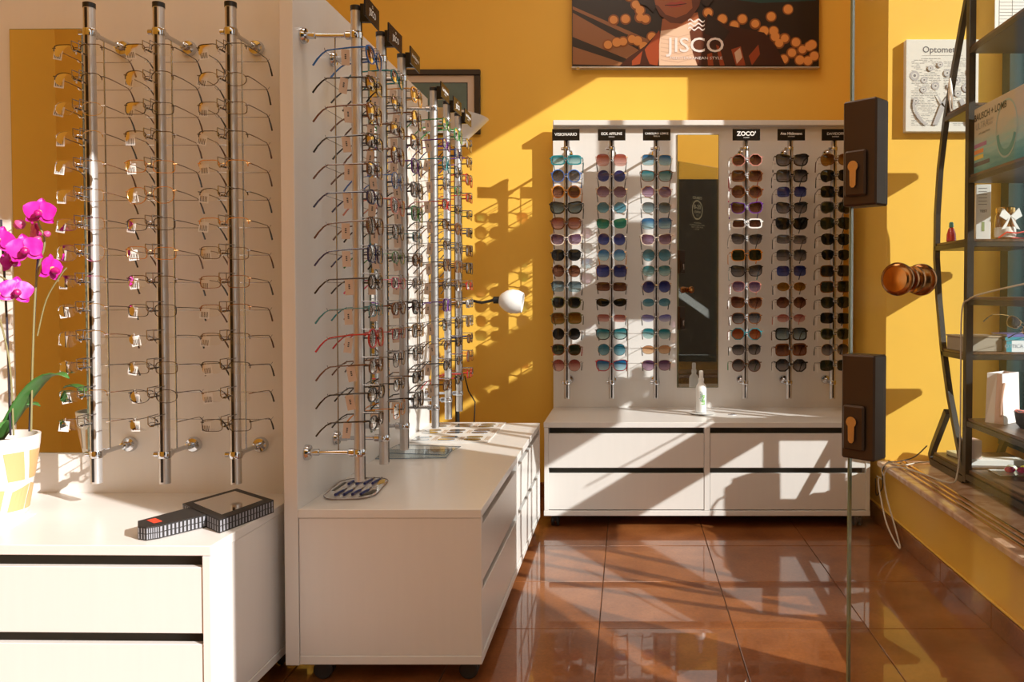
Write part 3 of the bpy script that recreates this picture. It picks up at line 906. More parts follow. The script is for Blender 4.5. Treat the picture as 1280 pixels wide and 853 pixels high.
# ---------------------------------------------------------------- poster with portrait
PY = YB - 0.035
def pt(px, py):
    # poster design units: picture column/row measured on the poster itself (309 units wide)
    return ((px - 715) / 1027 * 3.93 - 0.268, 2.083 + (87 - py) / 1027 * 3.93)
def poster():
    mats = [pm('p_bg', (0.018, 0.008, 0.004), 0.35), pm('p_bokeh', (0.75, 0.30, 0.07), 0.35), pm('p_halo', (0.28, 0.08, 0.015), 0.35),
            pm('p_skin', (0.32, 0.09, 0.03), 0.35), pm('p_shadow', (0.12, 0.03, 0.012), 0.35), pm('p_hair', (0.02, 0.008, 0.005), 0.35),
            pm('p_knit', (0.72, 0.48, 0.33), 0.35), pm('p_leather', (0.045, 0.010, 0.006), 0.3), pm('p_shine', (0.30, 0.05, 0.015), 0.3),
            pm('p_text', (0.80, 0.70, 0.66), 0.35), pm('p_teal', (0.01, 0.05, 0.05), 0.35), pm('p_beam', (0.30, 0.12, 0.045), 0.35), pm('p_lip', (0.36, 0.05, 0.03), 0.35), pm('p_ivory', (0.62, 0.40, 0.28), .35)]
    b = MB()
    x0, z0 = pt(715, 87); x1, _ = pt(1024, 87)
    z1 = 2.083 + 0.78
    b.box(x0, x1, PY, PY + 0.008, z0, z1, 0)
    lay = [0]
    def poly(pts, m):
        lay[0] += 1
        y = PY - 0.00006 * lay[0] - 0.0002
        b.face([(pt(*p)[0], y, pt(*p)[1]) for p in pts], m)
    def disc(cx, cy, r, m, n=18, ry=None):
        poly([(cx + r * math.cos(2 * math.pi * i / n), cy - (ry or r) * math.sin(2 * math.pi * i / n)) for i in range(n)], m)
    poly([(890, -60), (1020, -60), (1020, 5), (950, 8), (905, 2)], 10)
    for q in ([(716, 20), (716, 50), (800, 84), (830, 84)], [(716, 62), (716, 84), (790, 86)], [(716, 12), (716, 16), (835, 70), (840, 66)]):
        poly(q, 11)
    r2 = random.Random(3)
    bok = [(767, 29), (782, 28), (795, 10), (800, 17), (787, 0), (807, 28), (800, 26), (771, 57), (779, 56), (790, 53), (797, 55), (815, 50), (903, 28), (885, 20), (928, 28), (944, 34), (964, 25), (985, 16), (918, 36), (951, 48), (969, 50), (981, 52), (967, 43), (995, 57), (974, 58), (1003, 66), (1012, 62), (990, 70), (1018, 74), (1000, 79), (1010, 80), (955, 43), (760, 60), (805, 62), (980, 78), (1015, 60), (747, -20), (770, -30), (940, -25), (980, -35), (1005, -15), (960, -60), (800, -50), (740, -70), (1010, -80)]
    for (x, y) in bok:
        disc(x, y, 7.0, 2)
    for (x, y) in bok:
        disc(x, y, 4.8 + r2.random(), 1)
    # jacket
    poly([(775, 86), (785, 76), (806, 62), (822, 45), (845, 60), (870, 50), (885, 22), (908, 36), (955, 45), (970, 62), (982, 86)], 7)
    poly([(806, 66), (824, 42), (827, 60), (822, 86), (812, 84), (808, 74)], 8)
    for q in ([(790, 80), (803, 68), (800, 84), (790, 86)], [(914, 66), (926, 62), (932, 86), (920, 86)], [(895, 60), (899, 62), (906, 86), (900, 86)], [(936, 74), (948, 60), (950, 72), (940, 86)], [(884, 72), (890, 70), (892, 86), (885, 86)]):
        poly(q, 8)
    poly([(918, 70), (925, 64), (928, 76), (921, 84)], 13)
    poly([(880, 46), (886, 22), (912, 44), (904, 56), (890, 50)], 5)
    # neck, knit collar
    poly([(826, 44), (828, 28), (872, 20), (876, 40), (870, 60), (870, 86), (824, 86)], 3)
    poly([(826, 43), (845, 40), (872, 28), (876, 50), (872, 86), (824, 86), (824, 60)], 6)
    for k in range(7):
        yy = 47 + k * 5.2
        poly([(826, yy), (848, yy + 3), (872, yy - 3), (872, yy - 2), (848, yy + 4.2), (826, yy + 1.2)], 13)
    poly([(862, 44), (876, 28), (880, 60), (872, 86), (866, 70)], 4)
    # head: jaw and cheeks, features above the frame too
    poly([(812, -40), (814, -5), (818, 10), (825, 24), (838, 33), (852, 34), (864, 26), (874, 12), (878, -8), (878, -45), (862, -58), (828, -58)], 3)
    poly([(818, 10), (825, 24), (838, 33), (852, 34), (864, 26), (874, 12), (876, 0), (868, 12), (858, 22), (845, 27), (832, 23), (823, 12)], 4)
    poly([(872, -45), (878, -45), (878, -8), (874, 12), (866, 20), (864, 0)], 4)
    poly([(843, -28), (849, -28), (853, -7), (848, -4), (841, -7)], 4)
    disc(831, -26, 4.5, 5, 12, 1.8); disc(862, -26, 4.5, 5, 12, 1.8)
    poly([(824, -33), (838, -34), (838, -32), (824, -30)], 5); poly([(855, -34), (869, -33), (869, -30), (855, -32)], 5)
    poly([(831, 11), (839, 7), (845, 8), (851, 6), (858, 9), (850, 13), (840, 14)], 12)
    poly([(831, 11), (845, 10.5), (858, 9), (858, 9.8), (845, 11.6), (831, 11.8)], 5)
    # hair
    poly([(812, -40), (806, -20), (803, -2), (797, 4), (800, 10), (808, 12), (816, 20), (820, 14), (817, 0), (818, -30), (830, -48), (860, -48), (872, -32), (876, -5), (878, 10), (884, 14), (892, 4), (888, -10), (892, -30), (884, -55), (862, -72), (832, -74), (812, -60)], 5)
    # logo: three waves, name and line of small print
    for k in range(3):
        yy = 29.5 + k * 5
        up = [(860 + i * 1.3, yy - 1.7 * math.sin(i / 16 * 4 * math.pi)) for i in range(17)]
        poly(up + [(x, y + 1.9) for x, y in reversed(up)], 9)
    lay[0] += 1
    yt = PY - 0.00006 * lay[0] - 0.0004
    cxp, czp = pt(870, 61.5)
    b.mesh(textmesh('JISCO', 0.098, 0.0006), Matrix.Translation((cxp, yt, czp)) @ Matrix.Scale(1.12, 4, (1, 0, 0)) @ FRONT, 9)
    cxp, czp = pt(870, 77)
    b.mesh(textmesh('MEDITERRANEAN STYLE', 0.0185), Matrix.Translation((cxp, yt, czp)) @ Matrix.Scale(1.25, 4, (1, 0, 0)) @ FRONT, 9)
    o = b.build('poster', mats)
    tag(o, 'wide dark advertising poster of a person in leather jacket above back rack', 'poster')
    MB().bev(x0 - 0.003, x1 + 0.003, PY - 0.004, YB - 0.0005, z0 - 0.006, z0, 0.001).build('bottom_rail', M_steel, o)
    MB().bev(x0 + 0.02, x0 + 0.035, PY - 0.006, PY + 0.002, z0 - 0.014, z0 - 0.004, 0.001).build('clip', M_chrome, o)
    for x in (x0 + 0.1, x1 - 0.1):
        MB().box(x, x + 0.02, PY + 0.008, YB - 0.0005, z0 + 0.05, z1 - 0.05).build('batten', M_steel, o)
poster()

# ---------------------------------------------------------------- framed picture behind the middle rack
def framed(name, label, x0, x1, z0, z1, y):
    t = thing(name, label, 'picture', (0, y, 0))
    f = MB()
    wd = 0.028
    f.bev(x0, x1, -0.022, 0, z1 - wd, z1, 0.003).bev(x0, x1, -0.022, 0, z0, z0 + wd, 0.003)
    f.bev(x0, x0 + wd, -0.022, 0, z0 + wd, z1 - wd, 0.003).bev(x1 - wd, x1, -0.022, 0, z0 + wd, z1 - wd, 0.003)
    f.build('picture_frame', pm('dark_wood_frame', (0.018, 0.010, 0.010), 0.3), t)
    MB().box(x0 + wd, x1 - wd, -0.012, -0.002, z0 + wd, z1 - wd).build('mount', pm('beige_mount', (0.62, 0.50, 0.42), 0.7), t)
    p = MB().box(x0 + 0.065, x1 - 0.065, -0.0145, -0.0125, z0 + 0.062, z1 - 0.066, 0)
    p.box(x0 + 0.061, x1 - 0.061, -0.0135, -0.0122, z0 + 0.058, z1 - 0.062, 1)
    p.build('print', [pm('print_teal', (0.10, 0.17, 0.18), 0.25, noise=0.35, scale=8), M_ink], t)
framed('framed_picture', 'dark framed teal picture with beige mount behind the middle rack', -1.235, -0.712, 1.765, 2.075, YB - 0.001)

# ---------------------------------------------------------------- floor lamp
lt = thing('floor_lamp', 'white floor lamp with bowl shade and side reading arm behind middle rack', 'lamp', (-0.775, 3.72, 0))
MB().lathe([(0.12, 0), (0.125, 0.008), (0.11, 0.022), (0.02, 0.028)], 28).build('base', M_black, lt, True)
MB().lathe([(0.010, 0.026), (0.010, 1.655)], 12).build('pole', M_black, lt, True)
M_shade = pm('opal_shade', (0.85, 0.84, 0.82), 0.35)
sh = MB().lathe([(0.018, 0.0), (0.030, 0.01), (0.055, 0.05), (0.095, 0.10), (0.128, 0.145), (0.124, 0.146), (0.090, 0.101), (0.050, 0.052), (0.02, 0.014)], 32, Matrix.Translation((0.0, 0, 1.657)) @ Matrix.Rotation(R(8), 4, 'Y'))
sh.build('bowl_shade', M_shade, lt, True)
arm = [(0.008, -0.004, 0.93), (0.03, -0.015, 0.955), (0.07, -0.03, 0.965), (0.12, -0.04, 0.955), (0.155, -0.045, 0.962), (0.178, -0.05, 0.968)]
ga = MB().tube(arm, 0.0065, 8).build('gooseneck', M_black, lt, True)
AX = Matrix.Rotation(R(90), 4, 'Y')
MB().lathe([(0.010, 0), (0.016, 0.003), (0.016, 0.03), (0.012, 0.034)], 14, Matrix.Translation((0.172, -0.05, 0.967)) @ AX).build('socket', M_black, ga, True)
MB().lathe([(0.018, 0.0), (0.030, 0.008), (0.046, 0.03), (0.054, 0.055), (0.052, 0.085), (0.044, 0.105), (0.040, 0.104), (0.046, 0.08), (0.030, 0.02)], 26, Matrix.Translation((0.200, -0.05, 0.968)) @ Matrix.Rotation(R(97), 4, 'Y')).build('reading_shade', M_shade, ga, True)
MB().tube([(0.03, 0.02, 0.62), (0.045, 0.03, 0.55), (0.075, 0.03, 0.50), (0.07, 0.035, 0.42), (0.06, 0.03, 0.2), (0.03, 0.02, 0.03)], 0.003, 6).build('cord', M_black, lt, True)

# ---------------------------------------------------------------- canvas on the niche reveal
ct = thing('canvas_print', 'pale canvas with optometry drawings on the sunlit yellow niche wall', 'picture', (0, YV - 0.001, 0))
MB().bev(1.158, 1.462, -0.030, 0, 1.672, 2.055, 0.002).build('canvas', pm('canvas_cloth', (0.74, 0.70, 0.64), 0.8, bump=0.3, scale=300, noise=.04), ct)
cv = MB()
yc = -0.0306
cv.mesh(textmesh('Optometry', 0.036, 0.0003), Matrix.Translation((1.31, yc, 2.012)) @ FRONT)
cv.box(1.225, 1.395, yc, yc + 0.0003, 1.988, 1.9887)
r3 = random.Random(5)
for col in range(2):
    for k in range(44):
        z = 1.975 - k * 0.0064
        xa = 1.18 + col * 0.135 + r3.random() * 0.004
        xb = xa + 0.105 + r3.random() * 0.02
        q = xa
        while q < xb:
            wq = 0.006 + r3.random() * 0.014
            if r3.random() < 0.7:
                cv.box(q, min(q + wq, xb), yc, yc + 0.0003, z, z + 0.0013)
            q += wq + 0.003
cv.build('printed_text', pm('dark_ink', (0.13, 0.12, 0.13), 0.7), ct)
dg_ = MB()
yd = -0.0311
def ringp(cx, cz, r0, r1, m, n=22, sx=1.0):
    for i in range(n):
        a1, a2 = 2 * math.pi * i / n, 2 * math.pi * (i + 1) / n
        dg_.face([(cx + sx * r0 * math.cos(a1), yd, cz + r0 * math.sin(a1)), (cx + sx * r1 * math.cos(a1), yd, cz + r1 * math.sin(a1)), (cx + sx * r1 * math.cos(a2), yd, cz + r1 * math.sin(a2)), (cx + sx * r0 * math.cos(a2), yd, cz + r0 * math.sin(a2))], m)
for (cx, cz, rr_) in ((1.195, 1.905, 0.020), (1.235, 1.887, 0.014), (1.282, 1.862, 0.016), (1.232, 1.847, 0.014), (1.37, 1.885, 0.017), (1.41, 1.855, 0.018), (1.375, 1.83, 0.014), (1.33, 1.915, 0.015), (1.425, 1.92, 0.016), (1.20, 1.80, 0.013), (1.26, 1.935, 0.012), (1.30, 1.95, 0.012), (1.43, 1.80, 0.014), (1.34, 1.86, 0.012)):
    ringp(cx, cz, 0, rr_ * 0.98, 0)
    yd -= 0.0002
    ringp(cx, cz, rr_ * 0.55, rr_, 1)
    ringp(cx, cz, 0, rr_ * 0.3, 2)
    yd -= 0.0001
for q in ([(1.27, 1.70), (1.30, 1.78), (1.345, 1.84), (1.35, 1.83), (1.32, 1.77), (1.29, 1.70)], [(1.19, 1.82), (1.20, 1.76), (1.23, 1.72), (1.25, 1.70), (1.235, 1.70), (1.205, 1.73), (1.185, 1.78)], [(1.38, 1.80), (1.40, 1.75), (1.41, 1.70), (1.43, 1.70), (1.42, 1.76), (1.395, 1.81)], [(1.285, 1.83), (1.30, 1.79), (1.33, 1.76), (1.30, 1.81)]):
    dg_.face([(a, yd, c) for a, c in q], 1)
dg_.build('drawings', [pm('canvas_ivory', (0.70, 0.66, 0.61), 0.8), pm('sketch_grey', (0.46, 0.43, 0.43), 0.8), pm('sketch_dark', (0.20, 0.19, 0.20), 0.8)], ct)

# ---------------------------------------------------------------- shelf stand in the window niche
XS, XS2, YP = 1.262, 1.545, 3.045
st = thing('shelf_stand', 'dark steel shelf stand with bowed legs and walnut boards in window niche', 'shelf', (0, 0, 0.2935))
st.location = (0, 0, 0)
def bar(pts, wx, wt, x, name='post', mt=M_smetal):
    # flat steel bar running in the y-z plane at x
    b = MB()
    n = len(pts)
    base = len(b.v)
    for i, p in enumerate(pts):
        a, c = pts[max(i - 1, 0)], pts[min(i + 1, n - 1)]
        ty, tz = c[0] - a[0], c[1] - a[1]
        l_ = math.hypot(ty, tz); ny, nz = -tz / l_, ty / l_
        for (sx, sn) in ((-1, -1), (1, -1), (1, 1), (-1, 1)):
            b.v.append((x + sx * wx / 2, p[0] + ny * sn * wt / 2, p[1] + nz * sn * wt / 2))
    for i in range(n - 1):
        for q in range(4):
            q2 = (q + 1) % 4
            b.f.append((base + i * 4 + q, base + i * 4 + q2, base + (i + 1) * 4 + q2, base + (i + 1) * 4 + q)); b.m.append(0)
    b.f.append((base, base + 1, base + 2, base + 3)); b.m.append(0)
    e = base + (n - 1) * 4
    b.f.append((e, e + 1, e + 2, e + 3)); b.m.append(0)
    return b.build(name, mt, st)
bow = [(3.065, 2.12), (3.12, 2.02), (3.20, 1.86), (3.28, 1.68), (3.335, 1.50), (3.362, 1.32), (3.365, 1.14), (3.335, 0.97), (3.285, 0.78), (3.215, 0.60), (3.13, 0.44), (3.07, 0.335)]
mir = [(2 * YP - y - 0.95 + 0.15, z) for y, z in bow]
YN = 2.12
for x in (XS, XS2):
    bar([(YP, 0.295), (YP, 2.62)], 0.024, 0.030, x)
    bar([(YN, 0.295), (YN, 2.62)], 0.024, 0.030, x)
    if x == XS:
        bar(bow, 0.020, 0.024, x, 'bowed_leg')
    bar([(YN - (y - YP), z) for y, z in bow], 0.020, 0.024, x, 'bowed_leg')
    bar([(3.235, 0.53), (3.37, 0.37), (3.40, 0.325), (3.385, 0.30), (3.06, 0.30)], 0.022, 0.026, x, 'foot')
    bar([(YP, 0.318), (YN, 0.318)], 0.022, 0.022, x, 'foot_rail')
def shelf(ya, yb, z):
    o = MB().bev(XS - 0.010, XS2 + 0.010, ya, yb, z - 0.030, z - 0.010, 0.002).build('shelf_frame', M_smetal, st)
    MB().bev(XS - 0.006, XS2 + 0.006, ya + 0.003, yb - 0.003, z - 0.0095, z, 0.001).build('shelf_board', M_walnut, o)
def bow_y(z):
    for (y1, z1), (y2, z2) in zip(bow, bow[1:]):
        if z2 <= z <= z1:
            return y1 + (y2 - y1) * (z1 - z) / (z1 - z2)
    return 3.2
for z in (1.705, 1.200, 0.778):
    shelf(YP + 0.016, bow_y(z) - 0.0, z)
shelf(YP + 0.016, 3.06 + 0.30, 0.345)
for z in (1.905, 1.432, 0.985, 0.536):
    shelf(YN + 0.016, YP - 0.016, z)
shelf(YN + 0.016, YP - 0.016, 2.40)

# items on the stand
G = None
def lens_carton():
    t = thing('lens_carton', 'large display carton of contact lenses with teal print on second shelf', 'box', (0, 0, 1.4325))
    y0, y1, z1, x0, x1 = 2.615, 3.000, 0.232, XS - 0.004, XS + 0.13
    m, n, l = newmat('carton_print')
    b = n['Principled BSDF']
    b.inputs['Roughness'].default_value = 0.3
    tc = n.new('ShaderNodeTexCoord'); sp = n.new('ShaderNodeSeparateXYZ')
    wv_ = n.new('ShaderNodeTexNoise'); wv_.inputs['Scale'].default_value = 9; wv_.inputs['Detail'].default_value = 5
    mp = n.new('ShaderNodeMapping'); mp.inputs['Scale'].default_value = (1, 1, 6)
    l.new(tc.outputs['Object'], mp.inputs[0]); l.new(mp.outputs[0], wv_.inputs['Vector'])
    ad = n.new('ShaderNodeMath'); ad.operation = 'MULTIPLY_ADD'; ad.inputs[1].default_value = 0.10
    l.new(tc.outputs['Object'], sp.inputs[0]); l.new(wv_.outputs['Fac'], ad.inputs[0]); l.new(sp.outputs['Z'], ad.inputs[2])
    mr = n.new('ShaderNodeMapRange'); mr.inputs['From Min'].default_value = 0.05; mr.inputs['From Max'].default_value = 0.25
    l.new(ad.outputs[0], mr.inputs['Value'])
    rp = n.new('ShaderNodeValToRGB')
    e = rp.color_ramp.elements
    e[0].color = (0.01, 0.23, 0.26, 1); e[0].position = 0.05
    e[1].color = (0.50, 0.42, 0.33, 1); e[1].position = 0.75
    q = e.new(0.35); q.color = (0.22, 0.46, 0.46, 1)
    l.new(mr.outputs[0], rp.inputs[0]); l.new(rp.outputs[0], b.inputs['Base Color'])
    MB().bev(x0, x1, y0, y1, 0, z1, 0.001).build('carton', [m], t)
    MB().box(x0 + 0.0, x1, y0 - 0.0012, y0 - 0.0002, 0, z1).build('end_panel', pm('teal_card', (0.02, 0.33, 0.36), 0.35), t)
    FX = Matrix(((0, 0, -1, 0), (-1, 0, 0, 0), (0, 1, 0, 0), (0, 0, 0, 1)))   # text x -> -y, y -> z
    d = MB()
    xs = x0 - 0.0008
    def tx(s_, size, y, z, mm, bold=0):
        d.mesh(textmesh(s_, size, bold), Matrix.Translation((xs, y, z)) @ FX, mm)
    tx('BAUSCH + LOMB', 0.0335, 2.872, 0.196, 0, 0.0008)
    tx('ULTRA', 0.034, 2.935, 0.163, 1)
    tx('ONE DAY', 0.012, 2.868, 0.170, 1); tx('LENSES', 0.012, 2.868, 0.156, 1)
    tx('soft contact lenses', 0.012, 2.915, 0.136, 0)
    for z, ln, c in ((0.088, 0.10, 2), (0.066, 0.075, 3), (0.046, 0.075, 4), (0.022, 0.125, 5)):
        d.box(xs, xs + 0.0006, 2.996 - ln, 2.996, z, z + 0.014, c)
    for i in range(40):
        a1, a2 = 2 * math.pi * i / 40, 2 * math.pi * (i + 1) / 40
        P = lambda r, a: (xs, 2.745 + r * 0.080 * math.cos(a), 0.115 + r * 0.098 * math.sin(a))
        d.face([P(0.93, a1), P(1, a1), P(1, a2), P(0.93, a2)], 6)
        if math.sin(a1) < -0.2:
            d.face([P(0.70, a1), P(0.92, a1), P(0.92, a2), P(0.70, a2)], 7)
    d.build('print', [M_ink, pm('grey_print', (0.2, 0.2, 0.2), 0.4), pm('print_purple', (0.30, 0.08, 0.28), 0.4), pm('print_orange', (0.75, 0.22, 0.05), 0.4), pm('print_yellow', (0.75, 0.55, 0.08), 0.4), pm('print_navy', (0.04, 0.04, 0.08), 0.4), pm('print_ring', (0.30, 0.44, 0.42), 0.3), pm('print_deep', (0.03, 0.25, 0.25), 0.3)], t)
lens_carton()
# notice with a table standing on the top shelf
nt = thing('notice_sheet', 'white printed sheet with a table standing on the upper shelf', 'paper', (0, 0, 1.9055))
MB().box(XS + 0.06, XS + 0.28, 2.985, 2.989, 0, 0.31).build('sheet', M_paper, nt)
nb = MB()
for k in range(24):
    nb.box(XS + 0.075, XS + 0.265, 2.9842, 2.9849, 0.02 + k * 0.012, 0.021 + k * 0.012)
for x in (0.075, 0.122, 0.17, 0.2175, 0.264):
    nb.box(XS + x, XS + x + 0.001, 2.9842, 2.9849, 0.02, 0.296)
nb.build('table_lines', pm('grey_ink', (0.26, 0.25, 0.26), 0.7), nt)
# white tall carton, jar, red bottle, red wire glasses on the far 1.2 m shelf
t = thing('tall_carton', 'narrow white upright carton beside the gold jar on the shelf', 'box', (1.335, 3.10, 1.2003), R(-12))
MB().bev(-0.026, 0.026, -0.012, 0.012, 0, 0.205, 0.001).build('carton', M_paper, t)
q = MB()
for k in range(6):
    q.box(-0.018, 0.012, -0.0126, -0.0121, 0.19 - k * 0.012, 0.1915 - k * 0.012, 0)
q.mesh(textmesh('TEST', 0.012, 0.0004), Matrix.Translation((0, -0.0126, 0.105)) @ FRONT, 0)
q.box(-0.006, 0.004, -0.0126, -0.0121, 0.03, 0.065, 1)
q.build('print', [M_ink, pm('print_green', (0.35, 0.42, 0.2), .5)], t)
jt = thing('gold_jar', 'round glass jar with gold contents and white bow on the shelf', 'jar', (1.425, 3.11, 1.2003))
MB().lathe([(0.030, 0), (0.036, 0.006), (0.038, 0.05), (0.036, 0.09), (0.030, 0.10)], 20).build('jar', pm('amber_jar', (0.30, 0.12, 0.04), 0.12, coat=1), jt, True)
MB().lathe([(0.033, 0.100), (0.034, 0.104), (0.034, 0.118), (0.030, 0.121)], 20).build('lid', M_brass, jt, True)
MB().lathe([(0.0365, 0.0), (0.0385, 0.01), (0.0388, 0.03), (0.0375, 0.04)], 20, Matrix.Translation((0, 0, 0.008))).build('band', pm('white_label', (.8, .75, .7), .5), jt, True)
bw = MB()
for sd in (-1, 1):
    bw.prism([(0, 0.085), (sd * 0.03, 0.115), (sd * 0.042, 0.085), (sd * 0.018, 0.07)], -0.046, -0.040, 'xz')
    bw.prism([(0, 0.085), (sd * 0.008, 0.078), (sd * 0.035, 0.035), (sd * 0.018, 0.04)], -0.045, -0.041, 'xz')
bw.build('bow', M_paper, jt)
rt = thing('spray_flask', 'small red flask with teal cap on the shelf end left', 'bottle', (XS + 0.012, 3.245, 1.2003))
MB().lathe([(0.016, 0), (0.019, 0.003), (0.0175, 0.03), (0.011, 0.052), (0.006, 0.056)], 18).build('flask', pm('red_gloss', (0.60, 0.02, 0.04), 0.2, coat=1), rt, True)
MB().lathe([(0.0065, 0.0565), (0.009, 0.058), (0.008, 0.074), (0.004, 0.078)], 14).build('cap', pm('teal_cap', (0.10, 0.35, 0.33), 0.2), rt, True)
tag(MB().tube([(1.38, 3.068, 1.204), (1.41, 3.065, 1.225), (1.45, 3.067, 1.222), (1.50, 3.068, 1.232), (1.53, 3.072, 1.204), (1.50, 3.078, 1.203), (1.43, 3.080, 1.205)], 0.003, 6).build('red_cord', pm('red_cord', (0.65, 0.05, 0.02), 0.4), None, True), 'thin red cord lying on the shelf in front of the jar', 'cord')
# eyewear clipped on the third bar: tool hanging by the bow
pl = thing('shoe_horn', 'slim silver tweezers hanging on the bowed leg in front of canvas', 'tool', (XS - 0.016, 3.200, 1.80))
for sd in (-1, 1):
    MB().tube([(0, 0, 0.03), (0, sd * 0.006, 0.0), (0, sd * 0.012 - 0.01, -0.05), (0, sd * 0.010 - 0.02, -0.10)], [0.003, 0.006, 0.005, 0.002], 6).build('arm', M_steel, pl, True)
pl.name = 'tweezers'

# books on the 0.778 shelf
bt = thing('grey_book', 'thick grey book lying flat on the shelf, left of the white one', 'book', (1.275, 3.19, 0.7783), R(0), 'books on the window shelf')
MB().bev(-0.016, 0.13, -0.11, 0.05, 0, 0.052, 0.002).build('pages', pm('page_grey', (0.35, 0.30, 0.24), 0.8, noise=.15, scale=8, stretch=(1, 1, 60)), bt)
MB().bev(-0.020, 0.135, -0.112, 0.052, 0.0525, 0.058, 0.001).build('cover', pm('kraft_cover', (0.38, 0.30, 0.22), 0.6), bt)
def book(label, x0, x1, y0, y1, z, h, mats, strip, spine_text):
    t = thing('book', label, 'book', (x0, y0, z), 0, 'books on the window shelf')
    w_, d_ = x1 - x0, y1 - y0
    MB().bev(0.004, w_ - 0.004, 0.002, d_ - 0.004, 0.002, h - 0.002, 0.0005).build('pages', M_paper, t)
    c = MB().box(0, w_, 0, d_, 0, 0.002, 0).box(0, w_, 0, d_, h - 0.002, h, 0).box(0, w_, -0.002, 0.0, 0, h, 0)
    for (a, b_, mi) in strip:
        c.box(a, b_, -0.0026, -0.0021, 0.0005, h - 0.0005, mi)
    if spine_text:
        c.mesh(textmesh(spine_text, h * 0.45), Matrix.Translation((w_ * 0.42, -0.0032, h / 2)) @ FRONT, 3)
    c.build('cover', mats, t)
wc, navyc, tealc, inkc = pm('cover_white', (0.82, 0.84, 0.86), 0.4), pm('cover_navy', (0.06, 0.06, 0.16), 0.4), pm('cover_teal', (0.03, 0.30, 0.38), 0.4), pm('cover_ink', (0.35, 0.40, 0.46), 0.5)
book('thick white book with grey band at the bottom of the stack', 1.412, 1.620 - 0.05, 3.064, 3.20, 0.7783, 0.043, [wc, pm('cover_slate', (0.22, 0.22, 0.30), .4), tealc, inkc], [(0.0, 0.02, 2), (0.10, 0.13, 1)], 'OTTICA MEDICA')
book('thin teal book with navy band lying second in the stack', 1.408, 1.565, 3.064, 3.20, 0.8218, 0.012, [tealc, navyc, wc, wc], [(0.10, 0.135, 1)], 'OPTICS')
book('thin purple magazine lying on top of the book stack', 1.415, 1.565, 3.066, 3.20, 0.8343, 0.010, [pm('cover_purple', (0.16, 0.14, 0.40), .4), navyc, wc, wc], [(0.09, 0.12, 1)], None)
yg = glasses_meshes('aviator', 'metal', 'gold', 'gold', 'amber')
t = thing('sunglasses', 'gold sunglasses with amber lenses standing open on the books', 'sunglasses', (1.475, 3.10, 0.868), R(125))
t.rotation_euler = (R(10), R(-28), R(118))
t.location = (1.49, 3.11, 0.868)
link('front', yg[0], t)
for d_ in yg[1]:
    link('lens', d_, t)
for d_ in yg[2]:
    link('temple', d_, t)

# gift bag, dark dish, magazines and sweets
gt = thing('gift_bag', 'small white and pink folded gift bag with ribbon handle on lower shelf', 'bag', (1.345, 2.940, 0.5363), R(38))
bag = MB()
bw_, bd_, bh = 0.058, 0.034, 0.178
bot = [(-bw_, -bd_), (bw_, -bd_), (bw_, bd_), (-bw_, bd_)]
top = [(-bw_ * 1.02, -bd_ * 0.8), (bw_ * 1.02, -bd_ * 0.8), (bw_ * 1.02, bd_ * 0.8), (-bw_ * 1.02, bd_ * 0.8)]
midp = [(0.0, -bd_), (bw_ * 0.75, 0), (0, bd_), (-bw_ * 0.75, 0)]
for i in range(4):
    j = (i + 1) % 4
    b0, b1, t0, t1 = bot[i], bot[j], top[i], top[j]
    if i in (1, 3):
        cm = ((b0[0] + b1[0]) / 2, 0); tm = (t0[0] * 0.72, 0)
        bag.face([(*b0, 0), (*cm, 0), (*tm, bh), (*t0, bh)], 0 if i == 3 else 1)
        bag.face([(*cm, 0), (*b1, 0), (*t1, bh), (*tm, bh)], 1)
    else:
        bag.face([(*b0, 0), (*b1, 0), (*t1, bh), (*t0, bh)], 0)
bag.face([(*p, 0.0005) for p in bot], 0)
go_ = bag.build('bag', [pm('bag_white', (0.80, 0.76, 0.76), 0.6), pm('bag_pink', (0.72, 0.50, 0.46), 0.6)], gt)
MB().box(-0.06, -0.02, -0.0385, -0.0375, 0.0, 0.001).build('base_fold', M_paper, gt)
md = go_.modifiers.new('s', 'SOLIDIFY'); md.thickness = 0.0012
MB().tube([(-0.055, -0.03, 0.14), (-0.068, -0.04, 0.145), (-0.082, -0.042, 0.12), (-0.09, -0.04, 0.07), (-0.092, -0.04, 0.03)], 0.0045, 6).build('ribbon', pm('ribbon_pink', (0.60, 0.36, 0.28), 0.5), gt, True)
t = thing('dark_dish', 'rounded black dish at the frame edge on the lower shelf', 'dish', (1.385, 2.80, 0.5363))
MB().lathe([(0.040, 0.0), (0.052, 0.012), (0.058, 0.045), (0.060, 0.055), (0.056, 0.055), (0.048, 0.014), (0.01, 0.006)], 28).build('bowl', pm('charcoal', (0.03, 0.03, 0.035), 0.4), t, True)
tag(MB().tube([(1.375 + 0.05 * math.cos(a), 2.80 + 0.03 * math.sin(a), 0.594 + 0.004 * math.sin(3 * a)) for a in [i * 0.6 for i in range(11)]], 0.0025, 6).build('coral_string', pm('coral', (0.65, 0.16, 0.12), 0.4), None, True), 'coral red string lying across the black dish', 'string')
def slab(name, label, cat, x0, x1, y0, y1, z, h, mt, group=None, rz=0):
    o = MB().bev(-(x1 - x0) / 2, (x1 - x0) / 2, -(y1 - y0) / 2, (y1 - y0) / 2, 0, h, min(h * 0.2, 0.001)).build(name, mt, None, loc=((x0 + x1) / 2, (y0 + y1) / 2, z), rot=(0, 0, rz))
    return tag(o, label, cat, group)
slab('pamphlet', 'pale glossy pamphlet lying inside the curved foot of the stand', 'pamphlet', 1.30, 1.38, 3.17, 3.32, 0.3453, 0.016, pm('pamphlet_a', (0.62, 0.60, 0.40), 0.3), None, R(8))
slab('leaflet_pile', 'pile of white leaflets under the lower shelf', 'leaflets', 1.30, 1.50, 3.085, 3.15, 0.3453, 0.022, M_paper, None, R(-4))
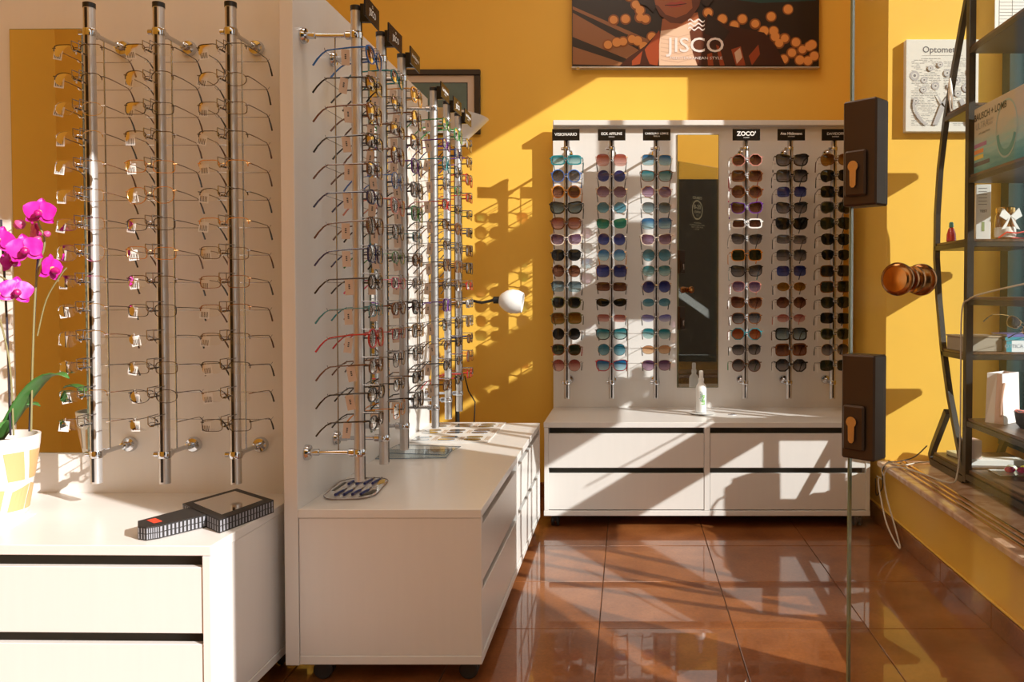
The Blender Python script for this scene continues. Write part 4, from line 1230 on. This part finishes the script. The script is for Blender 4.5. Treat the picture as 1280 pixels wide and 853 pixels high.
slab('small_carton', 'small pink beige carton behind the gift bag', 'box', 1.27, 1.34, 3.10, 3.16, 0.3693, 0.07, pm('carton_pink', (0.66, 0.48, 0.42), 0.6), None, R(5))
t = slab('clear_tray', 'flat clear plastic tray of sweets on the bottom board', 'tray', 1.33, 1.54, 2.92, 3.02, 0.3235 + 0.02, 0.004, pm('frosted_plastic', (0.75, 0.78, 0.78), 0.2, coat=1))
for k, (x, y, c, nm) in enumerate(((1.385, 2.965, (0.85, 0.02, 0.25), 'pink'), (1.425, 2.955, (0.85, 0.03, 0.28), 'pink'), (1.45, 2.985, (0.85, 0.70, 0.08), 'yellow'), (1.405, 2.995, (0.78, 0.80, 0.62), 'pale'))):
    o = MB().lathe([(0.003, 0), (0.012, 0.002), (0.0165, 0.009), (0.0165, 0.012), (0.012, 0.019), (0.003, 0.021)], 16, Matrix.Scale(1.2, 4, (1, 0, 0))).build('sweet', pm('sweet_' + str(k), c, 0.25, coat=1), None, True, loc=(x, y, 0.3478))
    tag(o, ['pink sweet on the tray, the left one of two', 'pink sweet on the tray, beside the yellow one', 'yellow sweet at the right end of the tray', 'pale sweet lying behind the pink sweets'][k], 'sweet', 'sweets on the tray')
slab('bottom_board', 'walnut board across the foot of the stand', 'board', XS, XS2, YN + 0.05, YP - 0.02, 0.3302, 0.0132, M_walnut)
slab('green_folder', 'green folder leaning under the lower shelf', 'folder', 1.42, 1.52, 2.80, 2.90, 0.3436, 0.09, pm('folder_green', (0.03, 0.22, 0.15), 0.4), None, R(20))

# cables
def cable(name, label, pts, r, mt):
    P = [Vector(p) for p in pts]
    out = []
    for i in range(len(P) - 1):
        p0, p1, p2, p3 = P[max(i - 1, 0)], P[i], P[i + 1], P[min(i + 2, len(P) - 1)]
        for k in range(8):
            t = k / 8
            out.append(0.5 * ((2 * p1) + (-p0 + p2) * t + (2 * p0 - 5 * p1 + 4 * p2 - p3) * t * t + (-p0 + 3 * p1 - 3 * p2 + p3) * t ** 3))
    out.append(P[-1])
    o = MB().tube(out, r, 6).build(name, mt, None, True)
    return tag(o, label, 'cable')
M_cabw = pm('cable_white', (0.62, 0.56, 0.50), 0.4)
M_cabb = pm('cable_black', (0.03, 0.03, 0.03), 0.4)
cable('power_cable', 'pale cable running along the stand post, over the sill and looping down', [(XS - 0.02, 2.55, 1.03), (XS - 0.02, 2.85, 1.00), (XS - 0.018, 3.00, 0.975), (XS - 0.020, 3.055, 0.93), (XS - 0.020, 3.060, 0.70), (XS - 0.018, 3.065, 0.45), (XS - 0.03, 3.06, 0.32), (1.19, 3.02, 0.297), (1.14, 3.18, 0.297), (1.09, 3.30, 0.296), (1.050, 3.335, 0.27), (1.052, 3.33, 0.18), (1.055, 3.22, 0.07), (1.04, 3.12, 0.02), (1.03, 3.25, 0.08), (1.055, 3.44, 0.19), (1.078, 3.50, 0.21)], 0.0032, M_cabw)
cable('thin_cable', 'thin dark cable from the stand foot down behind the white rack', [(1.25, 3.42, 0.36), (1.20, 3.43, 0.31), (1.12, 3.40, 0.297), (1.075, 3.38, 0.298), (1.050, 3.37, 0.27), (1.060, 3.40, 0.20), (1.070, 3.46, 0.16), (1.070, 3.52, 0.13), (1.078, 3.56, 0.19)], 0.0028, M_cabb)
cable('white_cable', 'second pale cable lying across the marble sill to the rack', [(1.33, 3.42, 0.297), (1.20, 3.38, 0.297), (1.12, 3.33, 0.297), (1.07, 3.36, 0.298), (1.048, 3.375, 0.27), (1.055, 3.36, 0.235), (1.07, 3.44, 0.215), (1.078, 3.54, 0.205)], 0.0028, M_cabw)

# ---------------------------------------------------------------- back counter: spray bottle on a dish
t = thing('spray_bottle', 'white cleaner spray bottle with green label in front of back mirror', 'bottle', (0.332, 3.72, 0.4565))
MB().lathe([(0.022, 0), (0.024, 0.003), (0.024, 0.110), (0.022, 0.122), (0.012, 0.134), (0.011, 0.140)], 24).build('bottle', pm('white_plastic', (0.82, 0.82, 0.80), 0.3), t, True)
MB().lathe([(0.0125, 0.1405), (0.0125, 0.155), (0.0095, 0.157), (0.0095, 0.186), (0.007, 0.190)], 18).build('cap', pm('white_plastic', (0.82, 0.82, 0.80), 0.3), t, True)
lb = MB()
lb.mesh(textmesh('clear', 0.024, 0.0004), Matrix.Translation((-0.002, -0.0248, 0.075)) @ FRONT @ Matrix.Rotation(R(90), 4, 'Z'), 0)
lb.mesh(textmesh('LENS', 0.020, 0.0006), Matrix.Translation((0.008, -0.0245, 0.060)) @ FRONT @ Matrix.Rotation(R(90), 4, 'Z'), 1)
lb.build('label_print', [pm('label_grey', (0.25, 0.30, 0.28), .5), pm('label_green', (0.20, 0.60, 0.08), .5)], t)
t2 = MB().lathe([(0.045, 0.0), (0.055, 0.003), (0.060, 0.006), (0.057, 0.006), (0.045, 0.004)], 28).build('saucer', pm('white_plastic', (0.82, 0.82, 0.80), 0.3), None, True, loc=(0.338, 3.715, 0.4503))
tag(t2, 'white saucer under the spray bottle on the back counter', 'saucer')
tag(MB().tube([(0.45, 3.68, 0.4525), (0.468, 3.67, 0.4525), (0.486, 3.678, 0.4525), (0.478, 3.69, 0.4525), (0.462, 3.684, 0.4525)], 0.0018, 6).build('nose_clip', M_chrome, None, True), 'tiny bent metal clip right of the saucer', 'clip')

# ---------------------------------------------------------------- middle counter: oval frame tray, glass sheets, lens chart
def on_mid(px_y, px_x):
    return px_x, px_y
def rrect(cx, cy, w_, h_, r, n=6, rot=0):
    pts = []
    for (sx, sy, a0) in ((1, 1, 0), (-1, 1, 90), (-1, -1, 180), (1, -1, 270)):
        for i in range(n + 1):
            a = R(a0 + 90 * i / n)
            pts.append((sx * (w_ / 2 - r) + r * math.cos(a), sy * (h_ / 2 - r) + r * math.sin(a)))
    c_, s_ = math.cos(rot), math.sin(rot)
    return [(cx + x * c_ - y * s_, cy + x * s_ + y * c_) for x, y in pts]
tr_ = thing('temple_tip_card', 'rounded clear card with eight blue temple tips on near counter end', 'sample card', (-0.757, 2.285, 0.4503), R(5))
tr_.scale = (0.92, 1.2, 1)
MB().prism(rrect(0, 0, 0.150, 0.205, 0.045, 8), 0, 0.003).build('card', pm('clear_card', (0.60, 0.56, 0.52), 0.15, coat=1), tr_)
MB().tube([(x, y, 0.003) for x, y in rrect(0, 0, 0.150, 0.205, 0.045, 8)], 0.0016, 5, True).build('card_edge', pm('smoky_edge', (0.18, 0.13, 0.12), 0.2), tr_, True)
for row, y in enumerate((-0.060, 0.045)):
    for k in range(4):
        x = -0.040 + k * 0.024 + (0.004 if row else 0)
        MB().tube([(x, y - 0.012, 0.006), (x + 0.002, y + 0.01, 0.006), (x + 0.010, y + 0.032, 0.006)], [0.0045, 0.0036, 0.003], 6).build('temple_tip', pm('tip_navy', (0.02, 0.03, 0.16), 0.35), tr_, True)
        MB().bev(x + 0.006, x + 0.011, y + 0.036, y + 0.060, 0.0032, 0.0052, 0.0005).build('pad', pm('pad_brown', (0.13, 0.08, 0.06), .5), tr_)
MB().prism([(0.030, -0.085), (0.062, -0.060), (0.066, -0.025), (0.052, -0.022)], 0.0032, 0.0042).build('dark_corner', pm('olive_dark', (0.05, 0.045, 0.03), .4), tr_)
MB().prism([(0.050, 0.030), (0.068, 0.050), (0.060, 0.085), (0.046, 0.075)], 0.0032, 0.0042).build('yellow_patch', pm('patch_yellow', (0.65, 0.42, 0.04), .4), tr_)
MB().prism([(-0.068, -0.02), (-0.058, -0.02), (-0.050, 0.06), (-0.060, 0.062)], 0.0032, 0.0042).build('dark_strip', pm('olive_dark', (0.05, 0.045, 0.03), .4), tr_)

for k, (x, y, rz, lab) in enumerate(((-0.722, 2.775, 4, 'lower of two thin glass sheets under the rods'), (-0.712, 2.812, -9, 'upper of two thin glass sheets under the rods'))):
    o = thing('glass_sheet', lab, 'glass sheet', (x, y, 0.4503 + k * 0.0075), R(rz), 'glass sheets on middle counter')
    MB().box(-0.113, 0.113, -0.073, 0.073, 0.001, 0.004).build('sheet', M_sheet, o)
    MB().tube([(-0.115, -0.075, 0.0025), (0.115, -0.075, 0.0025), (0.115, 0.075, 0.0025), (-0.115, 0.075, 0.0025)], 0.0014, 5, True).build('edge', pm('sheet_edge', (0.16, 0.22, 0.28), 0.15), o, True)

ch = thing('lens_chart', 'large white chart with tinted lens samples on far middle counter', 'sample chart', (-0.685, 3.222, 0.4503))
ch.scale = (0.88, 1, 1)
MB().bev(-0.155, 0.195, -0.225, 0.235, 0, 0.0025, 0.0006).build('card', pm('chart_card', (0.72, 0.69, 0.66), 0.35), ch)
cols = [(0.20, 0.24, 0.27), (0.22, 0.23, 0.22), (0.28, 0.27, 0.24), (0.15, 0.22, 0.28), (0.14, 0.15, 0.16), (0.24, 0.22, 0.20), (0.22, 0.19, 0.10), (0.18, 0.20, 0.23), (0.18, 0.16, 0.11)]
k = 0
for cx in (-0.100, 0.010, 0.120):
    for cy in (-0.15, 0.0, 0.15):
        for dy_ in (-0.026, 0.026):
            pts = [(cx + 0.036 * math.copysign(abs(math.cos(a)) ** 0.8, math.cos(a)), cy + dy_ + 0.020 * math.copysign(abs(math.sin(a)) ** 0.8, math.sin(a))) for a in [2 * math.pi * i / 20 for i in range(20)]]
            MB().prism(pts, 0.0027, 0.0042).build('lens_sample', pm('sample_' + str(k % 9), cols[k % 9], 0.12, coat=1), ch)
        k += 1
for cx in (-0.050, 0.060, 0.170):
    c = MB()
    for cy in (-0.15, 0.0, 0.15):
        for q in range(5):
            c.box(cx + q * 0.004, cx + q * 0.004 + 0.002, cy - 0.04 + (q % 2) * 0.01, cy + 0.04, 0.0026, 0.003)
    c.build('caption', pm('caption_brown', (0.42, 0.28, 0.18), 0.5), ch)

# ---------------------------------------------------------------- left counter: paddle mirror, sheet, orchid
pd = thing('paddle_mirror', 'black cardboard hand mirror lying on the left counter', 'hand mirror', (-1.055, 1.985, 0.4503), R(0))
def atc(x, y):
    return (x - pd.location.x, y - pd.location.y)
body = [atc(-1.093, 2.004), atc(-0.932, 1.862), atc(-0.885, 2.040), atc(-1.034, 2.160)]
hnd = [atc(-1.061, 1.976), atc(-0.988, 1.912), atc(-1.046, 1.822), atc(-1.066, 1.806), atc(-1.090, 1.815), atc(-1.116, 1.858)]
M_board = pm('board_black', (0.016, 0.013, 0.012), 0.55)
MB().prism(body, 0.0, 0.032).build('body', M_board, pd)
MB().prism([(p[0], p[1]) for p in hnd], 0.001, 0.030).build('handle', M_board, pd)
cxb = (sum(p[0] for p in body) / 4, sum(p[1] for p in body) / 4)
inn = [(cxb[0] + (p[0] - cxb[0]) * 0.76, cxb[1] + (p[1] - cxb[1]) * 0.76) for p in body]
MB().prism(inn, 0.0322, 0.0335).build('mirror_plate', pm('mirror_plate', (0.75, 0.72, 0.68), 0.08, 1.0), pd)
# open flutes of the corrugated edge
fl_ = MB()
def flutes(a, b, h0, h1, n):
    ax, ay = a; bx, by = b
    L_ = math.hypot(bx - ax, by - ay); tx_, ty_ = (bx - ax) / L_, (by - ay) / L_
    nx_, ny_ = ty_, -tx_
    for i in range(n):
        for (z0, z1) in ((h0, (h0 + h1) / 2 - 0.001), ((h0 + h1) / 2 + 0.001, h1)):
            s0, s1 = (i + 0.15) / n * L_, (i + 0.62) / n * L_
            P = lambda s_, z: (ax + tx_ * s_ + nx_ * 0.0008, ay + ty_ * s_ + ny_ * 0.0008, z)
            fl_.face([P(s0, z0), P(s1, z0), P(s1, z1), P(s0, z1)])
flutes(body[0], body[1], 0.003, 0.029, 16)
flutes(body[1], body[2], 0.003, 0.029, 18)
flutes(hnd[2], hnd[1], 0.003, 0.027, 12)
flutes(hnd[3], hnd[2], 0.003, 0.027, 6)
flutes(hnd[4], hnd[3], 0.003, 0.027, 3)
flutes(hnd[5], hnd[4], 0.003, 0.027, 4)
fo = fl_.build('flutes', pm('flute_grey', (0.28, 0.28, 0.31), 0.5), pd)
fo['kind'] = 'stuff'
MB().prism([(x, y) for x, y in (atc(-1.098, 1.862), atc(-1.068, 1.838), atc(-1.058, 1.854), atc(-1.088, 1.879))], 0.0302, 0.0308).build('red_mark', pm('red_mark', (0.80, 0.06, 0.02), 0.4), pd)

tag(MB().box(-0.09, 0.09, -0.11, 0.11, 0, 0.001).build('paper_sheet', pm('paper_grey', (0.70, 0.72, 0.76), 0.5), None, loc=(-1.53, 1.95 - 0.05, 0.4503), rot=(0, 0, R(15))), 'pale sheet of paper under the orchid pot', 'paper')

OX, OY, OZ = -1.560, 2.015, 0.4515
oc = thing('potted_orchid', 'magenta orchid in white and tan patterned pot on left counter', 'potted plant', (OX, OY, OZ))
MB().lathe([(0.062, 0), (0.066, 0.004), (0.092, 0.170), (0.094, 0.196), (0.088, 0.196), (0.086, 0.170), (0.02, 0.165)], 40).build('pot', pm('pot_cream', (0.80, 0.76, 0.70), 0.35), oc, True)
# tan panels between cream bands on the pot
def pot_pt(a, z, off=0.0009):
    r = 0.066 + (0.092 - 0.066) * (z - 0.004) / 0.166 + off
    return (r * math.cos(a), r * math.sin(a), z)
r4 = random.Random(11)
tan = pm('pot_tan', (0.60, 0.36, 0.16), 0.45)
N_ = 9
for k in range(N_):
    a0, a1 = 2 * math.pi * k / N_, 2 * math.pi * (k + 1) / N_
    for (z0, z1, sk) in ((0.015, 0.078, 0.06), (0.090, 0.162, -0.07)):
        b = MB()
        g = 0.05
        q0, q1 = a0 + g + sk * r4.random() * 2, a1 - g + sk * r4.random() * 2
        sl_ = r4.uniform(-0.014, 0.014)
        for i in range(4):
            u0, u1 = i / 4, (i + 1) / 4
            for (w0, w1) in ((0, 0.5), (0.5, 1)):
                F = lambda u, w_: pot_pt(q0 + (q1 - q0) * u + sk * (w_ - 0.5) * 2, z0 + (z1 - z0 - abs(sl_) * (u if sl_ > 0 else 1 - u)) * w_)
                b.face([F(u0, w0), F(u1, w0), F(u1, w1), F(u0, w1)])
        b.build('pot_panel', tan, oc)
MB().lathe([(0.001, 0.176), (0.085, 0.174)], 20, capa=False, capb=False).build('bark', pm('bark', (0.10, 0.05, 0.025), 0.9, noise=.5, scale=60), oc, True)
M_leaf = pm('orchid_leaf', (0.055, 0.17, 0.035), 0.35, noise=0.25, scale=14)
def leaf(az, length, width, rise, droop):
    b = MB()
    n = 10
    rows = []
    for i in range(n + 1):
        t = i / n
        wdt = width * math.sin(math.pi * min(1, t * 0.86 + 0.10)) ** 0.7 * (1 - 0.25 * t)
        if i == n: wdt = 0.002
        r = length * t * (1 - 0.15 * t)
        z = 0.178 + rise * math.sin(t * math.pi * droop)
        for s_ in (-1, -0.5, 0, 0.5, 1):
            cr_ = abs(s_) * wdt * 0.35
            rows.append((math.cos(az) * (0.012 + r) - math.sin(az) * s_ * wdt, math.sin(az) * (0.012 + r) + math.cos(az) * s_ * wdt, z + cr_))
    b.v = rows
    for i in range(n):
        for k in range(4):
            b.f.append((i * 5 + k, i * 5 + k + 1, (i + 1) * 5 + k + 1, (i + 1) * 5 + k)); b.m.append(0)
    o = b.build('leaf', M_leaf, oc, True)
    md = o.modifiers.new('s', 'SOLIDIFY'); md.thickness = 0.0015
for a in ((-8, 0.23, 0.032, 0.17, 0.60), (-55, 0.15, 0.036, 0.055, 0.8), (-100, 0.13, 0.034, 0.05, 0.8), (-160, 0.16, 0.034, 0.07, 0.7), (165, 0.14, 0.032, 0.09, 0.6), (18, 0.10, 0.030, 0.09, 0.6)):
    leaf(R(a[0]), *a[1:])
M_stem = pm('orchid_stem', (0.25, 0.22, 0.10), 0.5)
M_stake = pm('stake', (0.035, 0.03, 0.045), 0.35)
def px3(px, py, Y):
    # helper used while laying out the plant: a point of the flower spray at depth Y, plant-local
    x = (px - 785) / 1027 * Y * 1.0
    z = 1 + (366 - py) / 1027 * Y * 1.0
    return (x - OX, Y - OY, z - OZ)
def spray(pts, r, mt, name):
    P = [Vector(p) for p in pts]
    out = []
    for i in range(len(P) - 1):
        p0, p1, p2, p3 = P[max(i - 1, 0)], P[i], P[i + 1], P[min(i + 2, len(P) - 1)]
        for k in range(5):
            t = k / 5
            out.append(0.5 * ((2 * p1) + (-p0 + p2) * t + (2 * p0 - 5 * p1 + 4 * p2 - p3) * t * t + (-p0 + 3 * p1 - 3 * p2 + p3) * t ** 3))
    out.append(P[-1])
    MB().tube(out, r, 6).build(name, mt, oc, True)
spray([px3(34, 540, 2.00), px3(45, 360, 2.0), px3(52, 300, 2.0)], 0.0026, M_stake, 'stake')
spray([px3(10, 545, 1.99), px3(8, 400, 1.98), px3(3, 275, 1.98)], 0.0026, M_stake, 'stake')
spray([px3(36, 540, 2.00), px3(40, 440, 1.99), px3(46, 350, 1.985), px3(57, 305, 1.98), px3(50, 280, 1.975), px3(44, 262, 1.97)], 0.0022, M_stem, 'stem')
spray([px3(46, 420, 1.99), px3(58, 375, 1.985), px3(76, 345, 1.98), px3(84, 335, 1.98)], 0.0016, M_stem, 'stem')
spray([px3(14, 545, 1.99), px3(10, 450, 1.98), px3(-8, 370, 1.97), px3(-15, 340, 1.96), px3(30, 362, 1.96)], 0.0020, M_stem, 'stem')
M_pet = pm('petal_magenta', (0.62, 0.012, 0.33), 0.45, noise=0.15, scale=30)
M_petd = pm('petal_deep', (0.38, 0.005, 0.14), 0.4)
M_yel = pm('petal_throat', (0.85, 0.45, 0.15), 0.4)
def petal_mesh(w_, l_, cup):
    b = MB()
    n = 8
    for i in range(n + 1):
        t = i / n
        ww = w_ * (math.sin(math.pi * (0.06 + 0.94 * t) ** 0.85) ** 0.65 if i < n else 0.12)
        if i == 0: ww = w_ * 0.16
        for s_ in (-1, -0.5, 0, 0.5, 1):
            b.v.append((s_ * ww, -cup * (t * t) + cup * 0.6 * abs(s_) * t + 0.0012 * math.sin(9 * t + 3 * s_), l_ * t))
    for i in range(n):
        for k in range(4):
            b.f.append((i * 5 + k, i * 5 + k + 1, (i + 1) * 5 + k + 1, (i + 1) * 5 + k)); b.m.append(0)
    return b.data('petal', M_pet, True)
pbig, psml = petal_mesh(0.019, 0.031, 0.004), petal_mesh(0.0115, 0.031, -0.003)
lipm = MB().lathe([(0.002, 0), (0.006, 0.003), (0.008, 0.009), (0.005, 0.016), (0.001, 0.018)], 10, Matrix.Rotation(R(100), 4, 'X')).data('lip', M_petd, True)
thr = MB().lathe([(0.001, 0), (0.0045, 0.002), (0.0045, 0.006), (0.001, 0.008)], 8, Matrix.Rotation(R(90), 4, 'X')).data('throat', M_yel, True)
def flower(px, py, Y, yaw, pitch, roll, sc=1.0):
    f_ = link('flower', thr, oc, px3(px, py, Y), (R(pitch), R(roll), R(yaw)))
    f_.scale = (sc, sc, sc)
    for me, ang, y_ in ((psml, 0, 0.002), (psml, 128, 0.002), (psml, -128, 0.002), (pbig, 72, -0.001), (pbig, -72, -0.001)):
        link('petal', me, f_, (0, y_, 0), (0, R(ang), 0))
    link('lip', lipm, f_, (0, -0.002, -0.003))
flower(52, 266, 1.955, 18, -6, 4, 1.15)
flower(33, 312, 1.93, 28, -4, -10, 1.22)
flower(64, 336, 1.975, 88, 0, 8, 1.15)
flower(20, 364, 1.93, 48, -6, 8, 1.15)
flower(0, 300, 1.955, 20, -5, 15, 1.1)
flower(14, 326, 1.985, 75, 0, -20, 0.95)
flower(-22, 345, 1.95, 20, 0, 0, 1.1)
flower(44, 290, 2.01, 150, 5, 20, 0.85)
for (px, py, rr_) in ((26, 281, 0.0125), (60, 293, 0.008), (48, 300, 0.009)):
    x, y, z = px3(px, py, 1.965)
    MB().lathe([(0.001, -rr_), (rr_ * 0.7, -rr_ * 0.7), (rr_, 0), (rr_ * 0.7, rr_ * 0.8), (0.001, rr_ * 1.15)], 12, Matrix.Translation((x, y, z)) @ Matrix.Rotation(R(60), 4, 'Y')).build('bud', pm('bud_pink', (0.55, 0.06, 0.22), 0.4), oc, True)
